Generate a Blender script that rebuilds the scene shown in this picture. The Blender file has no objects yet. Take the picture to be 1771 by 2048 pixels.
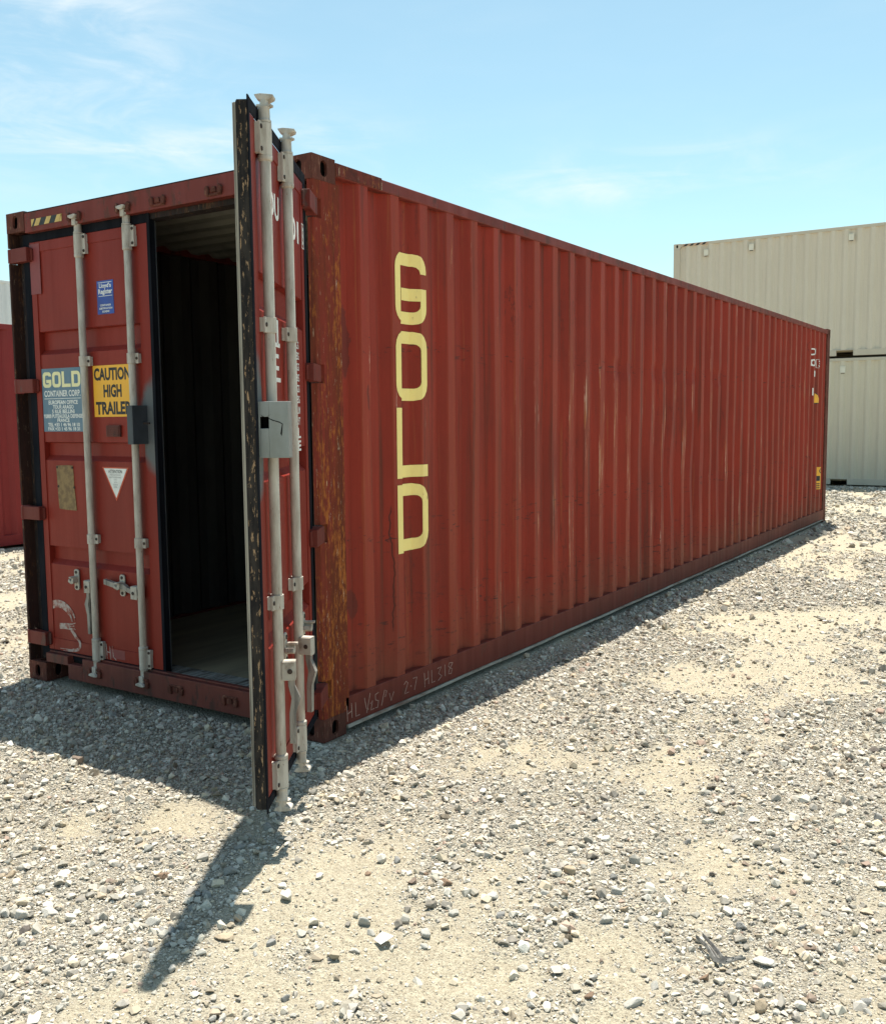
import bpy, bmesh, math, random
import numpy as np
from mathutils import Matrix, Vector
PI = math.pi
R = math.radians
random.seed(7)
rng = np.random.default_rng(11)
scene = bpy.context.scene
col = scene.collection

# ------------------------------------------------------------------ camera
CAM = np.array((3.08792, -3.65278, 1.62915))
YAW, PITCH, ROLL, FPX = -0.574055, -0.096843, -0.009875, 1932.883
fw = np.array((math.sin(YAW)*math.cos(PITCH), math.cos(YAW)*math.cos(PITCH), math.sin(PITCH)))
r0 = np.array((math.cos(YAW), -math.sin(YAW), 0.0)); u0 = np.cross(r0, fw)
rt = math.cos(ROLL)*r0 + math.sin(ROLL)*u0
up = -math.sin(ROLL)*r0 + math.cos(ROLL)*u0
cd = bpy.data.cameras.new("camera")
cam = bpy.data.objects.new("camera", cd); col.objects.link(cam)
cam.matrix_world = Matrix(((rt[0], up[0], -fw[0], CAM[0]), (rt[1], up[1], -fw[1], CAM[1]),
                           (rt[2], up[2], -fw[2], CAM[2]), (0, 0, 0, 1)))
cd.sensor_fit = 'VERTICAL'; cd.sensor_height = 36.0; cd.sensor_width = 36.0*1771/2048
cd.lens = 36.0*FPX/2048.0
cd.clip_start = 0.05; cd.clip_end = 6000.0
scene.camera = cam
def ground_at(px, py, z=0.0):                 # a photo pixel (1771 x 2048) to a point on the level z
    d = (px-885.5)/FPX*rt - (py-1024.0)/FPX*up + fw
    t = (z-CAM[2])/d[2]
    return CAM + t*d

# ------------------------------------------------------------------ sky and sun
SUN = Vector((-0.355, 0.875, 2.885)).normalized()
SUN_EL = math.asin(SUN.z); SUN_AZ = math.atan2(SUN.x, SUN.y)
world = bpy.data.worlds.new("World"); scene.world = world; world.use_nodes = True
def N(nt, t, **kw):
    n = nt.nodes.new(t)
    for k, v in kw.items():
        if k.startswith('i_'):
            key = k[2:]
            key = int(key) if key.isdigit() else key.replace('_', ' ')
            n.inputs[key].default_value = v
        else: setattr(n, k, v)
    return n
def L(nt, a, b): nt.links.new(a, b)
def math_n(nt, op, a, b=None, clamp=False):
    n = nt.nodes.new('ShaderNodeMath'); n.operation = op; n.use_clamp = clamp
    for i, v in enumerate((a, b)):
        if v is None: continue
        if isinstance(v, (int, float)): n.inputs[i].default_value = v
        else: nt.links.new(v, n.inputs[i])
    return n.outputs[0]
def ramp(nt, fac, stops, interp='LINEAR'):
    n = nt.nodes.new('ShaderNodeValToRGB'); cr = n.color_ramp; cr.interpolation = interp
    while len(cr.elements) < len(stops): cr.elements.new(0.5)
    for e, (p, c) in zip(cr.elements, stops):
        e.position = p; e.color = (c, c, c, 1) if isinstance(c, (int, float)) else (*c, 1)
    nt.links.new(fac, n.inputs[0]); return n.outputs[0]
def mixc(nt, fac, a, b, mode='MIX'):
    n = nt.nodes.new('ShaderNodeMix'); n.data_type = 'RGBA'; n.blend_type = mode; n.clamp_factor = True
    for s, v in ((n.inputs[0], fac), (n.inputs[6], a), (n.inputs[7], b)):
        if isinstance(v, (int, float)): s.default_value = v
        elif isinstance(v, tuple): s.default_value = (*v, 1) if len(v) == 3 else v
        else: nt.links.new(v, s)
    return n.outputs[2]

wt = world.node_tree; wt.nodes.clear()
sky = N(wt, 'ShaderNodeTexSky', sky_type='NISHITA', sun_disc=False)
sky.sun_elevation = SUN_EL; sky.sun_rotation = SUN_AZ
sky.air_density = 1.0; sky.dust_density = 0.7; sky.ozone_density = 1.6; sky.altitude = 300
wc = N(wt, 'ShaderNodeTexCoord')
def cirrus(scale, rotz, nscale, seed, lo, hi):
    mp = N(wt, 'ShaderNodeMapping'); mp.inputs['Scale'].default_value = scale
    mp.inputs['Rotation'].default_value = rotz; mp.inputs['Location'].default_value = (seed, seed*0.7, seed*1.3)
    L(wt, wc.outputs['Generated'], mp.inputs[0])
    nz = N(wt, 'ShaderNodeTexNoise', i_Scale=nscale, i_Detail=7.0, i_Roughness=0.62, i_Distortion=0.7)
    L(wt, mp.outputs[0], nz.inputs[0])
    return ramp(wt, nz.outputs[0], [(lo, 0.0), (hi, 1.0)], 'EASE')
def patch(px, py, wx, wy):                    # soft region of sky round a direction
    d = (px-885.5)/FPX*rt - (py-1024.0)/FPX*up + fw
    d = d/np.linalg.norm(d); h = np.array((d[1], -d[0], 0)); h /= np.linalg.norm(h); v = np.cross(h, d)
    outs = []
    for ax, w in ((h, wx), (v, wy)):
        dp = N(wt, 'ShaderNodeVectorMath', operation='DOT_PRODUCT'); dp.inputs[1].default_value = tuple(ax)
        L(wt, wc.outputs['Generated'], dp.inputs[0])
        q = math_n(wt, 'DIVIDE', math_n(wt, 'SUBTRACT', dp.outputs['Value'], float(ax@d)), w)
        outs.append(math_n(wt, 'MULTIPLY', q, q))
    s = math_n(wt, 'ADD', outs[0], outs[1])
    return math_n(wt, 'POWER', 2.718, math_n(wt, 'MULTIPLY', s, -1.0))
c1 = cirrus((1.0, 1.0, 5.0), (0.1, 0.05, 0.3), 4.2, 3.0, 0.42, 0.80)
c2 = cirrus((1.0, 1.0, 3.0), (-0.25, 0.1, 0.9), 9.0, 8.0, 0.40, 0.80)
msk = None
for a in ((330, 290, .17, .028), (120, 120, .14, .10), (1250, 350, .17, .020), (1400, 330, .10, .018), (1480, 345, .06, .012), (650, 275, .06, .022), (250, 170, .07, .045), (1180, 375, .10, .02), (120, 250, .14, .05)):
    q = patch(*a); msk = q if msk is None else math_n(wt, 'MAXIMUM', msk, q)
cl = math_n(wt, 'MULTIPLY', math_n(wt, 'ADD', math_n(wt, 'MULTIPLY', c1, 0.75), math_n(wt, 'MULTIPLY', c2, 0.45)), math_n(wt, 'ADD', math_n(wt, 'MULTIPLY', msk, 0.95), 0.05), clamp=True)
skyc = mixc(wt, 1.0, sky.outputs[0], (1.04, 1.23, 1.0), 'MULTIPLY')
cl = math_n(wt, 'ADD', cl, 0.09, clamp=True)
cloudc = mixc(wt, cl, skyc, (5.8, 6.2, 6.3))
bg = N(wt, 'ShaderNodeBackground', i_Strength=0.092)
L(wt, cloudc, bg.inputs[0])
wo = N(wt, 'ShaderNodeOutputWorld'); L(wt, bg.outputs[0], wo.inputs[0])

sd = bpy.data.lights.new("sun", 'SUN'); sd.energy = 5.0; sd.angle = R(0.5); sd.color = (1.0, 0.95, 0.85)
so = bpy.data.objects.new("sun", sd); col.objects.link(so)
so.rotation_mode = 'QUATERNION'; so.rotation_quaternion = SUN.to_track_quat('Z', 'Y')
so.location = (-6, 14, 30)
vs = scene.view_settings
scene.display_settings.display_device = 'sRGB'
vs.view_transform = 'Standard'; vs.look = 'None'; vs.exposure = 0.9; vs.gamma = 1.0
scene.cycles.max_bounces = 10; scene.cycles.diffuse_bounces = 5

# ------------------------------------------------------------------ materials
def new_mat(name):
    m = bpy.data.materials.new(name); m.use_nodes = True
    nt = m.node_tree; nt.nodes.clear()
    b = nt.nodes.new('ShaderNodeBsdfPrincipled'); o = nt.nodes.new('ShaderNodeOutputMaterial')
    nt.links.new(b.outputs[0], o.inputs[0]); return m, nt, b
def coords(nt, scale, loc=(0, 0, 0)):
    tc = nt.nodes.new('ShaderNodeTexCoord'); mp = nt.nodes.new('ShaderNodeMapping')
    mp.inputs['Scale'].default_value = scale; mp.inputs['Location'].default_value = loc
    nt.links.new(tc.outputs['Object'], mp.inputs[0]); return mp.outputs[0]
def noise(nt, vec, scale=1.0, detail=4.0, rough=0.55, dist=0.0):
    n = N(nt, 'ShaderNodeTexNoise', i_Scale=scale, i_Detail=detail, i_Roughness=rough, i_Distortion=dist)
    nt.links.new(vec, n.inputs[0]); return n.outputs[0]
def bump(nt, b, h, strength=0.3, dist=0.01):
    n = N(nt, 'ShaderNodeBump', i_Strength=strength, i_Distance=dist); nt.links.new(h, n.inputs['Height'])
    nt.links.new(n.outputs[0], b.inputs['Normal'])
def axis_val(nt, ax):
    tc = nt.nodes.new('ShaderNodeTexCoord'); s = nt.nodes.new('ShaderNodeSeparateXYZ')
    nt.links.new(tc.outputs['Object'], s.inputs[0]); return s.outputs[ax]

def paint(name, base, alt, rust=(0.19, 0.055, 0.018), amount=0.5, rough=0.5, streak=0.5, scuff=None, fleck=0.62, spec=0.22, blotch=1.0, seed=0.0):
    """weathered paint: large tonal patches, vertical run marks, rust specks; scuff = pale scrapes on ridges proud of object x"""
    m, nt, b = new_mat(name)
    big = noise(nt, coords(nt, (1.1, 1.1, 0.8), (seed, 0, 0)), 1.3, 5, 0.6)
    run = noise(nt, coords(nt, (13, 13, 0.55), (0, seed, 0)), 1.0, 6, 0.6)
    fine = noise(nt, coords(nt, (60, 60, 30)), 1.0, 4, 0.6)
    c = mixc(nt, math_n(nt, 'MULTIPLY', ramp(nt, big, [(0.35, 0.0), (0.68, 1.0)]), blotch), base, alt)
    dark = tuple(v*0.62 for v in base)
    c = mixc(nt, math_n(nt, 'MULTIPLY', ramp(nt, run, [(0.50, 0.0), (0.75, 1.0)]), streak), c, dark)
    pale = tuple(min(1, v*1.22+0.005) for v in base)
    c = mixc(nt, math_n(nt, 'MULTIPLY', ramp(nt, run, [(0.28, 1.0), (0.45, 0.0)]), streak*0.75), c, pale)
    c = mixc(nt, math_n(nt, 'MULTIPLY', ramp(nt, fine, [(0.35, 0.0), (0.7, 1.0)]), 0.16), c, dark)
    fl = noise(nt, coords(nt, (9, 9, 3.2), (seed*2, 3, 1)), 1.0, 8, 0.72)
    rm = ramp(nt, fl, [(fleck, 0.0), (fleck+0.035, 1.0)])
    c = mixc(nt, math_n(nt, 'MULTIPLY', rm, amount), c, rust)
    if scuff:
        x = axis_val(nt, 0)
        outer = ramp(nt, math_n(nt, 'MULTIPLY_ADD', x, 100.0), [(0.0, 0.0), (0.4, 1.0)])
        mm = outer.node.inputs[0].links[0].from_node; mm.inputs[2].default_value = 1.35
        sc = noise(nt, coords(nt, (9, 26, 1.4), (1, 2, 3)), 1.0, 9, 0.74)
        low = noise(nt, coords(nt, (0.5, 0.55, 0.9), (2, 0, 5)), 1.0, 2, 0.5)
        ya = axis_val(nt, 1); za = axis_val(nt, 2)
        qa = math_n(nt, 'DIVIDE', math_n(nt, 'SUBTRACT', ya, 5.6), 2.4); qb = math_n(nt, 'DIVIDE', math_n(nt, 'SUBTRACT', za, 1.05), 0.75)
        hot = math_n(nt, 'POWER', 2.718, math_n(nt, 'MULTIPLY', math_n(nt, 'ADD', math_n(nt, 'MULTIPLY', qa, qa), math_n(nt, 'MULTIPLY', qb, qb)), -1.0))
        thr = math_n(nt, 'ADD', math_n(nt, 'ADD', sc, math_n(nt, 'MULTIPLY', low, 0.30)), math_n(nt, 'MULTIPLY', hot, 0.105))
        s1 = math_n(nt, 'MULTIPLY', outer, ramp(nt, thr, [(0.765, 0.0), (0.80, 1.0)]))
        sc2 = noise(nt, coords(nt, (20, 60, 4.0), (7, 2, 3)), 1.0, 6, 0.7)
        hue = mixc(nt, ramp(nt, sc2, [(0.40, 0.0), (0.56, 1.0)]), scuff, (0.40, 0.13, 0.03))
        c = mixc(nt, math_n(nt, 'MULTIPLY', s1, 0.85), c, hue)
        wide = math_n(nt, 'MULTIPLY', outer, ramp(nt, run, [(0.35, 0.0), (0.6, 1.0)]))
        c = mixc(nt, math_n(nt, 'MULTIPLY', wide, 0.42), c, (0.33, 0.066, 0.032))
        drt = ramp(nt, math_n(nt, 'ADD', za, math_n(nt, 'MULTIPLY', noise(nt, coords(nt, (4, 4, 2.5), (3, 3, 3)), 1.0, 6, 0.65), 0.9)), [(0.50, 1.0), (1.0, 0.0)])
        c = mixc(nt, math_n(nt, 'MULTIPLY', drt, 0.45), c, (0.20, 0.085, 0.05))
        wob = noise(nt, coords(nt, (2, 6, 5), (7, 7, 7)), 1.0, 5, 0.6)
        for yc, zc, ry, rz in ((0.285, 2.02, 0.045, 0.24), (0.47, 1.98, 0.018, 0.13), (0.43, 1.74, 0.012, 0.09), (0.30, 0.66, 0.05, 0.10)):
            q1 = math_n(nt, 'DIVIDE', math_n(nt, 'SUBTRACT', math_n(nt, 'ADD', ya, math_n(nt, 'MULTIPLY', wob, 0.07)), yc+0.035), ry); q2 = math_n(nt, 'DIVIDE', math_n(nt, 'SUBTRACT', za, zc), rz)
            e_ = math_n(nt, 'ADD', math_n(nt, 'MULTIPLY', q1, q1), math_n(nt, 'MULTIPLY', q2, q2))
            c = mixc(nt, math_n(nt, 'MULTIPLY', ramp(nt, math_n(nt, 'ADD', e_, math_n(nt, 'MULTIPLY', fine, 0.8)), [(0.9, 1.0), (1.5, 0.0)]), 0.6), c, (0.085, 0.020, 0.015))
        q1 = math_n(nt, 'ABSOLUTE', math_n(nt, 'SUBTRACT', math_n(nt, 'ADD', ya, math_n(nt, 'MULTIPLY', noise(nt, coords(nt, (0.01, 0.01, 2.2), (1, 1, 1)), 1.0, 4, 0.6), 0.14)), 0.70))
        q2 = math_n(nt, 'ABSOLUTE', math_n(nt, 'SUBTRACT', za, 0.80))
        ckl = math_n(nt, 'MULTIPLY', ramp(nt, math_n(nt, 'MULTIPLY', q1, 100.0), [(0.25, 1.0), (0.5, 0.0)]), ramp(nt, q2, [(0.32, 1.0), (0.36, 0.0)]))
        c = mixc(nt, math_n(nt, 'MULTIPLY', ckl, 0.8), c, (0.05, 0.014, 0.010))
        rr_ = noise(nt, coords(nt, (17, 15, 0.42), (2, 9, 4)), 1.0, 7, 0.68)
        c = mixc(nt, math_n(nt, 'MULTIPLY', ramp(nt, rr_, [(0.53, 0.0), (0.63, 1.0)]), 0.75), c, (0.115, 0.026, 0.015))
        c = mixc(nt, math_n(nt, 'MULTIPLY', ramp(nt, rr_, [(0.33, 1.0), (0.40, 0.0)]), 0.35), c, (0.36, 0.105, 0.035))
        tick = noise(nt, coords(nt, (14, 11, 46), (3, 1, 8)), 1.0, 4, 0.65)
        for zc, wz in ((0.98, 0.10), (2.02, 0.05), (0.45, 0.2)):
            qz = math_n(nt, 'DIVIDE', math_n(nt, 'SUBTRACT', za, zc), wz)
            bnd = math_n(nt, 'POWER', 2.718, math_n(nt, 'MULTIPLY', math_n(nt, 'MULTIPLY', qz, qz), -1.0))
            c = mixc(nt, math_n(nt, 'MULTIPLY', math_n(nt, 'MULTIPLY', bnd, ramp(nt, tick, [(0.60, 0.0), (0.64, 1.0)])), 0.85), c, (0.07, 0.020, 0.016))
        crack = noise(nt, coords(nt, (5, 5.5, 0.85), (8, 4, 2)), 1.0, 6, 0.62, 0.5)
        ck = math_n(nt, 'ABSOLUTE', math_n(nt, 'SUBTRACT', crack, 0.5))
        big2 = ramp(nt, noise(nt, coords(nt, (0.9, 0.9, 1.1), (5, 5, 5)), 1.0, 3, 0.5), [(0.56, 0.0), (0.64, 1.0)])
        c = mixc(nt, math_n(nt, 'MULTIPLY', math_n(nt, 'MULTIPLY', ramp(nt, ck, [(0.0, 1.0), (0.006, 0.0)]), big2), 0.8), c, (0.06, 0.016, 0.012))
    L(nt, c, b.inputs['Base Color'])
    b.inputs['Specular IOR Level'].default_value = spec
    L(nt, ramp(nt, run, [(0.2, rough-0.07), (0.8, rough+0.2)]), b.inputs['Roughness'])
    h = math_n(nt, 'ADD', math_n(nt, 'MULTIPLY', fine, 0.25), math_n(nt, 'MULTIPLY', big, 1.5))
    bump(nt, b, math_n(nt, 'SUBTRACT', h, math_n(nt, 'MULTIPLY', rm, 0.5)), 0.35, 0.004)
    return m

def rusty(name, paintc, rustc, bright, cover=0.5, pale=0.35, stretch=0.9, seed=0.0, edge=False):
    m, nt, b = new_mat(name)
    v1 = noise(nt, coords(nt, (9, 9, stretch), (seed, 0, 0)), 1.0, 8, 0.66, 0.3)
    v2 = noise(nt, coords(nt, (62, 62, 17), (0, seed, 0)), 1.0, 7, 0.72)
    v3 = noise(nt, coords(nt, (9, 9, 2.4), (4, seed, 2)), 1.0, 7, 0.66)
    v4 = noise(nt, coords(nt, (48, 48, 1.1), (1, seed, 6)), 1.0, 6, 0.65)
    c = mixc(nt, ramp(nt, v1, [(cover-0.13, 0.0), (cover+0.05, 1.0)]), paintc, rustc)
    sm = math_n(nt, 'ADD', math_n(nt, 'MULTIPLY', v2, 0.62), math_n(nt, 'MULTIPLY', v3, 0.42))
    if edge:                                                  # flaking gathers along the rear edge and lower down
        ye = ramp(nt, axis_val(nt, 1), [(0.09, 0.0), (0.20, 1.0)]); ze = ramp(nt, math_n(nt, 'DIVIDE', axis_val(nt, 2), 2.9), [(0.30, 1.0), (0.75, 0.0)])
        sm = math_n(nt, 'ADD', sm, math_n(nt, 'ADD', math_n(nt, 'MULTIPLY', ye, 0.030), math_n(nt, 'MULTIPLY', ze, 0.026)))
    br = ramp(nt, sm, [(0.56, 0.0), (0.625, 1.0)])
    c = mixc(nt, math_n(nt, 'MULTIPLY', br, 0.9), c, bright)
    dk = ramp(nt, v2, [(0.30, 1.0), (0.44, 0.0)])
    c = mixc(nt, math_n(nt, 'MULTIPLY', dk, 0.6), c, (0.045, 0.016, 0.010))
    pl = noise(nt, coords(nt, (55, 55, 9), (9, seed, 0)), 1.0, 7, 0.78)
    c = mixc(nt, math_n(nt, 'MULTIPLY', ramp(nt, pl, [(0.61, 0.0), (0.635, 1.0)]), pale), c, (0.58, 0.44, 0.30))
    c = mixc(nt, math_n(nt, 'MULTIPLY', ramp(nt, v4, [(0.54, 0.0), (0.64, 1.0)]), 0.55), c, (0.06, 0.018, 0.011))
    L(nt, c, b.inputs['Base Color']); b.inputs['Roughness'].default_value = 0.85
    b.inputs['Specular IOR Level'].default_value = 0.2
    bump(nt, b, math_n(nt, 'ADD', v2, math_n(nt, 'MULTIPLY', v1, 0.6)), 0.7, 0.006)
    return m

def simple(name, base, alt=None, scale=(20, 20, 20), rough=0.6, amt=1.0, lo=0.4, hi=0.65, metal=0.0, bmp=0.2, spec=0.4, speck=None):
    m, nt, b = new_mat(name)
    v = noise(nt, coords(nt, scale), 1.0, 6, 0.62)
    c = mixc(nt, math_n(nt, 'MULTIPLY', ramp(nt, v, [(lo, 0.0), (hi, 1.0)]), amt), base, alt or tuple(x*0.7 for x in base))
    if speck:
        v2 = noise(nt, coords(nt, tuple(s*2.7 for s in scale), (3, 5, 1)), 1.0, 7, 0.7)
        c = mixc(nt, ramp(nt, v2, [(speck[0], 0.0), (speck[0]+0.03, 1.0)]), c, speck[1])
    L(nt, c, b.inputs['Base Color']); b.inputs['Roughness'].default_value = rough; b.inputs['Metallic'].default_value = metal
    b.inputs['Specular IOR Level'].default_value = spec
    if bmp: bump(nt, b, v, bmp, 0.004)
    return m

RED = (0.30, 0.028, 0.013); RED2 = (0.215, 0.024, 0.013)
M = {}
M['red'] = paint('red_container_paint', RED, RED2, amount=0.35, scuff=(0.68, 0.45, 0.35), fleck=0.70, streak=0.55)
M['reddoor'] = paint('red_door_paint', (0.245, 0.024, 0.014), (0.195, 0.022, 0.015), amount=0.45, streak=0.35, fleck=0.70, rough=0.42, seed=4)
M['redrail'] = paint('red_rail_paint', (0.17, 0.032, 0.021), (0.115, 0.027, 0.019), amount=0.6, fleck=0.60, streak=0.7, rust=(0.10, 0.035, 0.022), seed=2)
M['toprail'] = paint('red_top_rail_paint', (0.21, 0.038, 0.028), (0.13, 0.028, 0.022), amount=0.8, fleck=0.545, streak=0.5, rust=(0.10, 0.032, 0.022), seed=9)
M['sill'] = paint('dark_red_sill_paint', (0.17, 0.045, 0.034), (0.10, 0.036, 0.030), amount=0.7, fleck=0.55, streak=0.7, rust=(0.055, 0.03, 0.025), seed=6)
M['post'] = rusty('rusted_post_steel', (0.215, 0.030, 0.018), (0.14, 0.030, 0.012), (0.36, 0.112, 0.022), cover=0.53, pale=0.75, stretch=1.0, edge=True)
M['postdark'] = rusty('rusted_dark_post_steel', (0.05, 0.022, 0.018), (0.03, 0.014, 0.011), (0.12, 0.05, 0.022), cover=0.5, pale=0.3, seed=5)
M['casting'] = rusty('rusted_casting_steel', (0.16, 0.05, 0.035), (0.10, 0.034, 0.024), (0.24, 0.11, 0.075), cover=0.48, pale=0.3, stretch=7)
M['peel'] = rusty('peeling_rail_steel', (0.16, 0.035, 0.026), (0.09, 0.026, 0.020), (0.34, 0.13, 0.04), cover=0.52, pale=0.95, stretch=9, seed=3)
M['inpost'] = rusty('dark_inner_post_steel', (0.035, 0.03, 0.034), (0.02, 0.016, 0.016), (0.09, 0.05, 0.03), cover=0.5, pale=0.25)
M['rubber'] = simple('black_gasket_rubber', (0.008, 0.009, 0.013), (0.016, 0.017, 0.022), (16, 16, 3), 0.8, speck=(0.73, (0.26, 0.21, 0.17)), bmp=0.5, spec=0.05)
M['gasketworn'] = simple('worn_gasket_rubber', (0.018, 0.016, 0.016), (0.04, 0.034, 0.03), (34, 34, 7), 0.8, lo=0.4, hi=0.6, speck=(0.572, (0.34, 0.22, 0.13)), bmp=0.9, spec=0.12)
M['gasketpale'] = simple('pale_gasket_lip', (0.42, 0.38, 0.32), (0.10, 0.09, 0.08), (30, 30, 1.6), 0.8, bmp=0.4, lo=0.5, hi=0.75)  # pale streaky inner lip, open door only
M['gasketgrey'] = simple('dusty_gasket_lip', (0.12, 0.13, 0.14), (0.05, 0.055, 0.06), (30, 30, 1.5), 0.8, bmp=0.4)
M['zinc'] = simple('pale_locking_rod_paint', (0.52, 0.475, 0.415), (0.35, 0.305, 0.255), (34, 34, 7), 0.62, lo=0.40, hi=0.66, bmp=0.5, speck=(0.64, (0.20, 0.11, 0.07)))
M['zincdirty'] = simple('dirty_hardware_paint', (0.44, 0.40, 0.34), (0.19, 0.135, 0.10), (18, 18, 12), 0.65, lo=0.48, hi=0.7, bmp=0.5, speck=(0.66, (0.14, 0.08, 0.05)))
M['handle'] = simple('worn_steel_handle', (0.30, 0.275, 0.24), (0.12, 0.11, 0.10), (30, 30, 6), 0.5, lo=0.45, hi=0.62, bmp=0.5)
M['bolt'] = simple('dark_bolt_steel', (0.03, 0.022, 0.02), (0.06, 0.035, 0.025), (60, 60, 60), 0.7)
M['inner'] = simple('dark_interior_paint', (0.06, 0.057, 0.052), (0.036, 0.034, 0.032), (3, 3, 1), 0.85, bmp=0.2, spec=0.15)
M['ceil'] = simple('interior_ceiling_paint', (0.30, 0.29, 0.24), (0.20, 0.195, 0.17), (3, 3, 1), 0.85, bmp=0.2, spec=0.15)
M['ply'] = simple('worn_plywood_floor', (0.31, 0.25, 0.155), (0.18, 0.145, 0.095), (6, 0.9, 6), 0.8, lo=0.38, hi=0.7)
M['tread'] = simple('scuffed_threshold_steel', (0.30, 0.29, 0.26), (0.10, 0.08, 0.065), (40, 8, 8), 0.65, lo=0.42, hi=0.6, bmp=0.6)
M['dust'] = simple('dusty_rail_flange', (0.40, 0.36, 0.30), (0.20, 0.12, 0.09), (4, 5, 40), 0.9, lo=0.42, hi=0.66, bmp=0.4)
M['yellow'] = simple('yellow_letter_vinyl', (0.95, 0.75, 0.26), (0.88, 0.67, 0.24), (7, 7, 3), 0.5, lo=0.45, hi=0.7, speck=(0.645, (0.20, 0.04, 0.025)), bmp=0.1)
M['cream'] = simple('cream_print', (0.82, 0.76, 0.42), (0.74, 0.68, 0.40), (30, 30, 30), 0.6, bmp=0)
M['white'] = simple('white_print', (0.80, 0.80, 0.77), (0.66, 0.65, 0.62), (30, 30, 30), 0.6, bmp=0)
M['chalk'] = simple('white_paint_smear', (0.46, 0.38, 0.34), (0.30, 0.10, 0.075), (34, 34, 34), 0.9, lo=0.44, hi=0.62, bmp=0)
M['chalkline'] = simple('chalk_line', (0.42, 0.26, 0.21), (0.30, 0.13, 0.10), (60, 60, 60), 0.9, lo=0.5, hi=0.72, bmp=0)
M['bluegrey'] = simple('faded_blue_sign', (0.10, 0.18, 0.25), (0.15, 0.22, 0.28), (14, 14, 6), 0.5, lo=0.45, hi=0.7, bmp=0.1)
M['amber'] = simple('amber_sign', (0.86, 0.44, 0.035), (0.80, 0.40, 0.04), (9, 9, 9), 0.45, bmp=0)
M['blackprint'] = simple('black_print', (0.014, 0.014, 0.016), (0.03, 0.03, 0.03), (30, 30, 30), 0.5, bmp=0)
M['blue'] = simple('blue_sticker', (0.025, 0.075, 0.36), (0.03, 0.06, 0.26), (9, 9, 9), 0.4, bmp=0)
M['orange'] = simple('orange_border_print', (0.62, 0.10, 0.045), None, (9, 9, 9), 0.45, bmp=0)
M['greyprint'] = simple('faint_grey_print', (0.42, 0.41, 0.40), None, (9, 9, 9), 0.5, bmp=0)
M['brown'] = simple('corroded_data_plate', (0.26, 0.17, 0.075), (0.17, 0.105, 0.05), (34, 34, 34), 0.7, lo=0.42, hi=0.6, bmp=0.5)
M['repaint'] = simple('darker_repaint_patch', (0.235, 0.046, 0.046), (0.20, 0.042, 0.042), (9, 9, 9), 0.5)
M['boxdark'] = simple('shaded_dark_grey_lock_box_paint', (0.055, 0.066, 0.078), (0.04, 0.046, 0.055), (8, 8, 8), 0.5)  # dark grey paint, with the closed half's shade put into the colour
M['boxgrey'] = simple('lit_grey_lock_box_paint', (0.25, 0.265, 0.26), (0.20, 0.21, 0.195), (9, 9, 5), 0.5, speck=(0.72, (0.10, 0.08, 0.07)))  # grey paint of the open half, its lit look put into the colour
M['void'] = simple('shaded_steel', (0.015, 0.014, 0.014), None, (9, 9, 9), 0.9, bmp=0, spec=0.05)  # near-black; the shade of hollows is put into this colour

def beige_paint(name, base, alt, seed):
    return paint(name, base, alt, amount=0.25, rust=(0.33, 0.24, 0.15), streak=0.16, fleck=0.735, rough=0.55, blotch=0.7, seed=seed)
M['beige'] = beige_paint('beige_container_paint', (0.655, 0.59, 0.48), (0.62, 0.555, 0.45), 1.0)
M['beigelow'] = beige_paint('cream_beige_container_paint', (0.64, 0.58, 0.455), (0.60, 0.54, 0.425), 2.0)
M['beigerail'] = beige_paint('beige_rail_paint', (0.57, 0.515, 0.415), (0.50, 0.45, 0.36), 5.0)
M['red2'] = paint('dull_red_container_paint', (0.27, 0.036, 0.034), (0.235, 0.033, 0.031), amount=0.2, fleck=0.72, streak=0.3, seed=3)
M['pale'] = paint('pale_grey_container_paint', (0.64, 0.66, 0.67), (0.60, 0.62, 0.63), amount=0.15, rust=(0.4, 0.36, 0.32), streak=0.15, fleck=0.74, seed=8)

# overspray of grey paint round the lock box (a stain with its own shape)
def overspray(m, cx, cz, rx, rz):
    nt = m.node_tree; b = next(n for n in nt.nodes if n.type == 'BSDF_PRINCIPLED')
    src = b.inputs['Base Color'].links[0].from_socket
    x = axis_val(nt, 0); z = axis_val(nt, 2)
    qx = math_n(nt, 'DIVIDE', math_n(nt, 'SUBTRACT', math_n(nt, 'ABSOLUTE', x), cx), rx)
    qz = math_n(nt, 'DIVIDE', math_n(nt, 'SUBTRACT', z, cz), rz)
    s = math_n(nt, 'ADD', math_n(nt, 'MULTIPLY', qx, qx), math_n(nt, 'MULTIPLY', qz, qz))
    nn = noise(nt, coords(nt, (6, 6, 6)), 1.0, 5, 0.6)
    s = math_n(nt, 'ADD', s, math_n(nt, 'MULTIPLY', math_n(nt, 'SUBTRACT', nn, 0.5), 0.9))
    L(nt, mixc(nt, ramp(nt, s, [(0.45, 1.0), (1.15, 0.0)], 'EASE'), src, (0.115, 0.122, 0.128)), b.inputs['Base Color'])
overspray(M['reddoor'], 1.215, 1.60, 0.14, 0.30)

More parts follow.
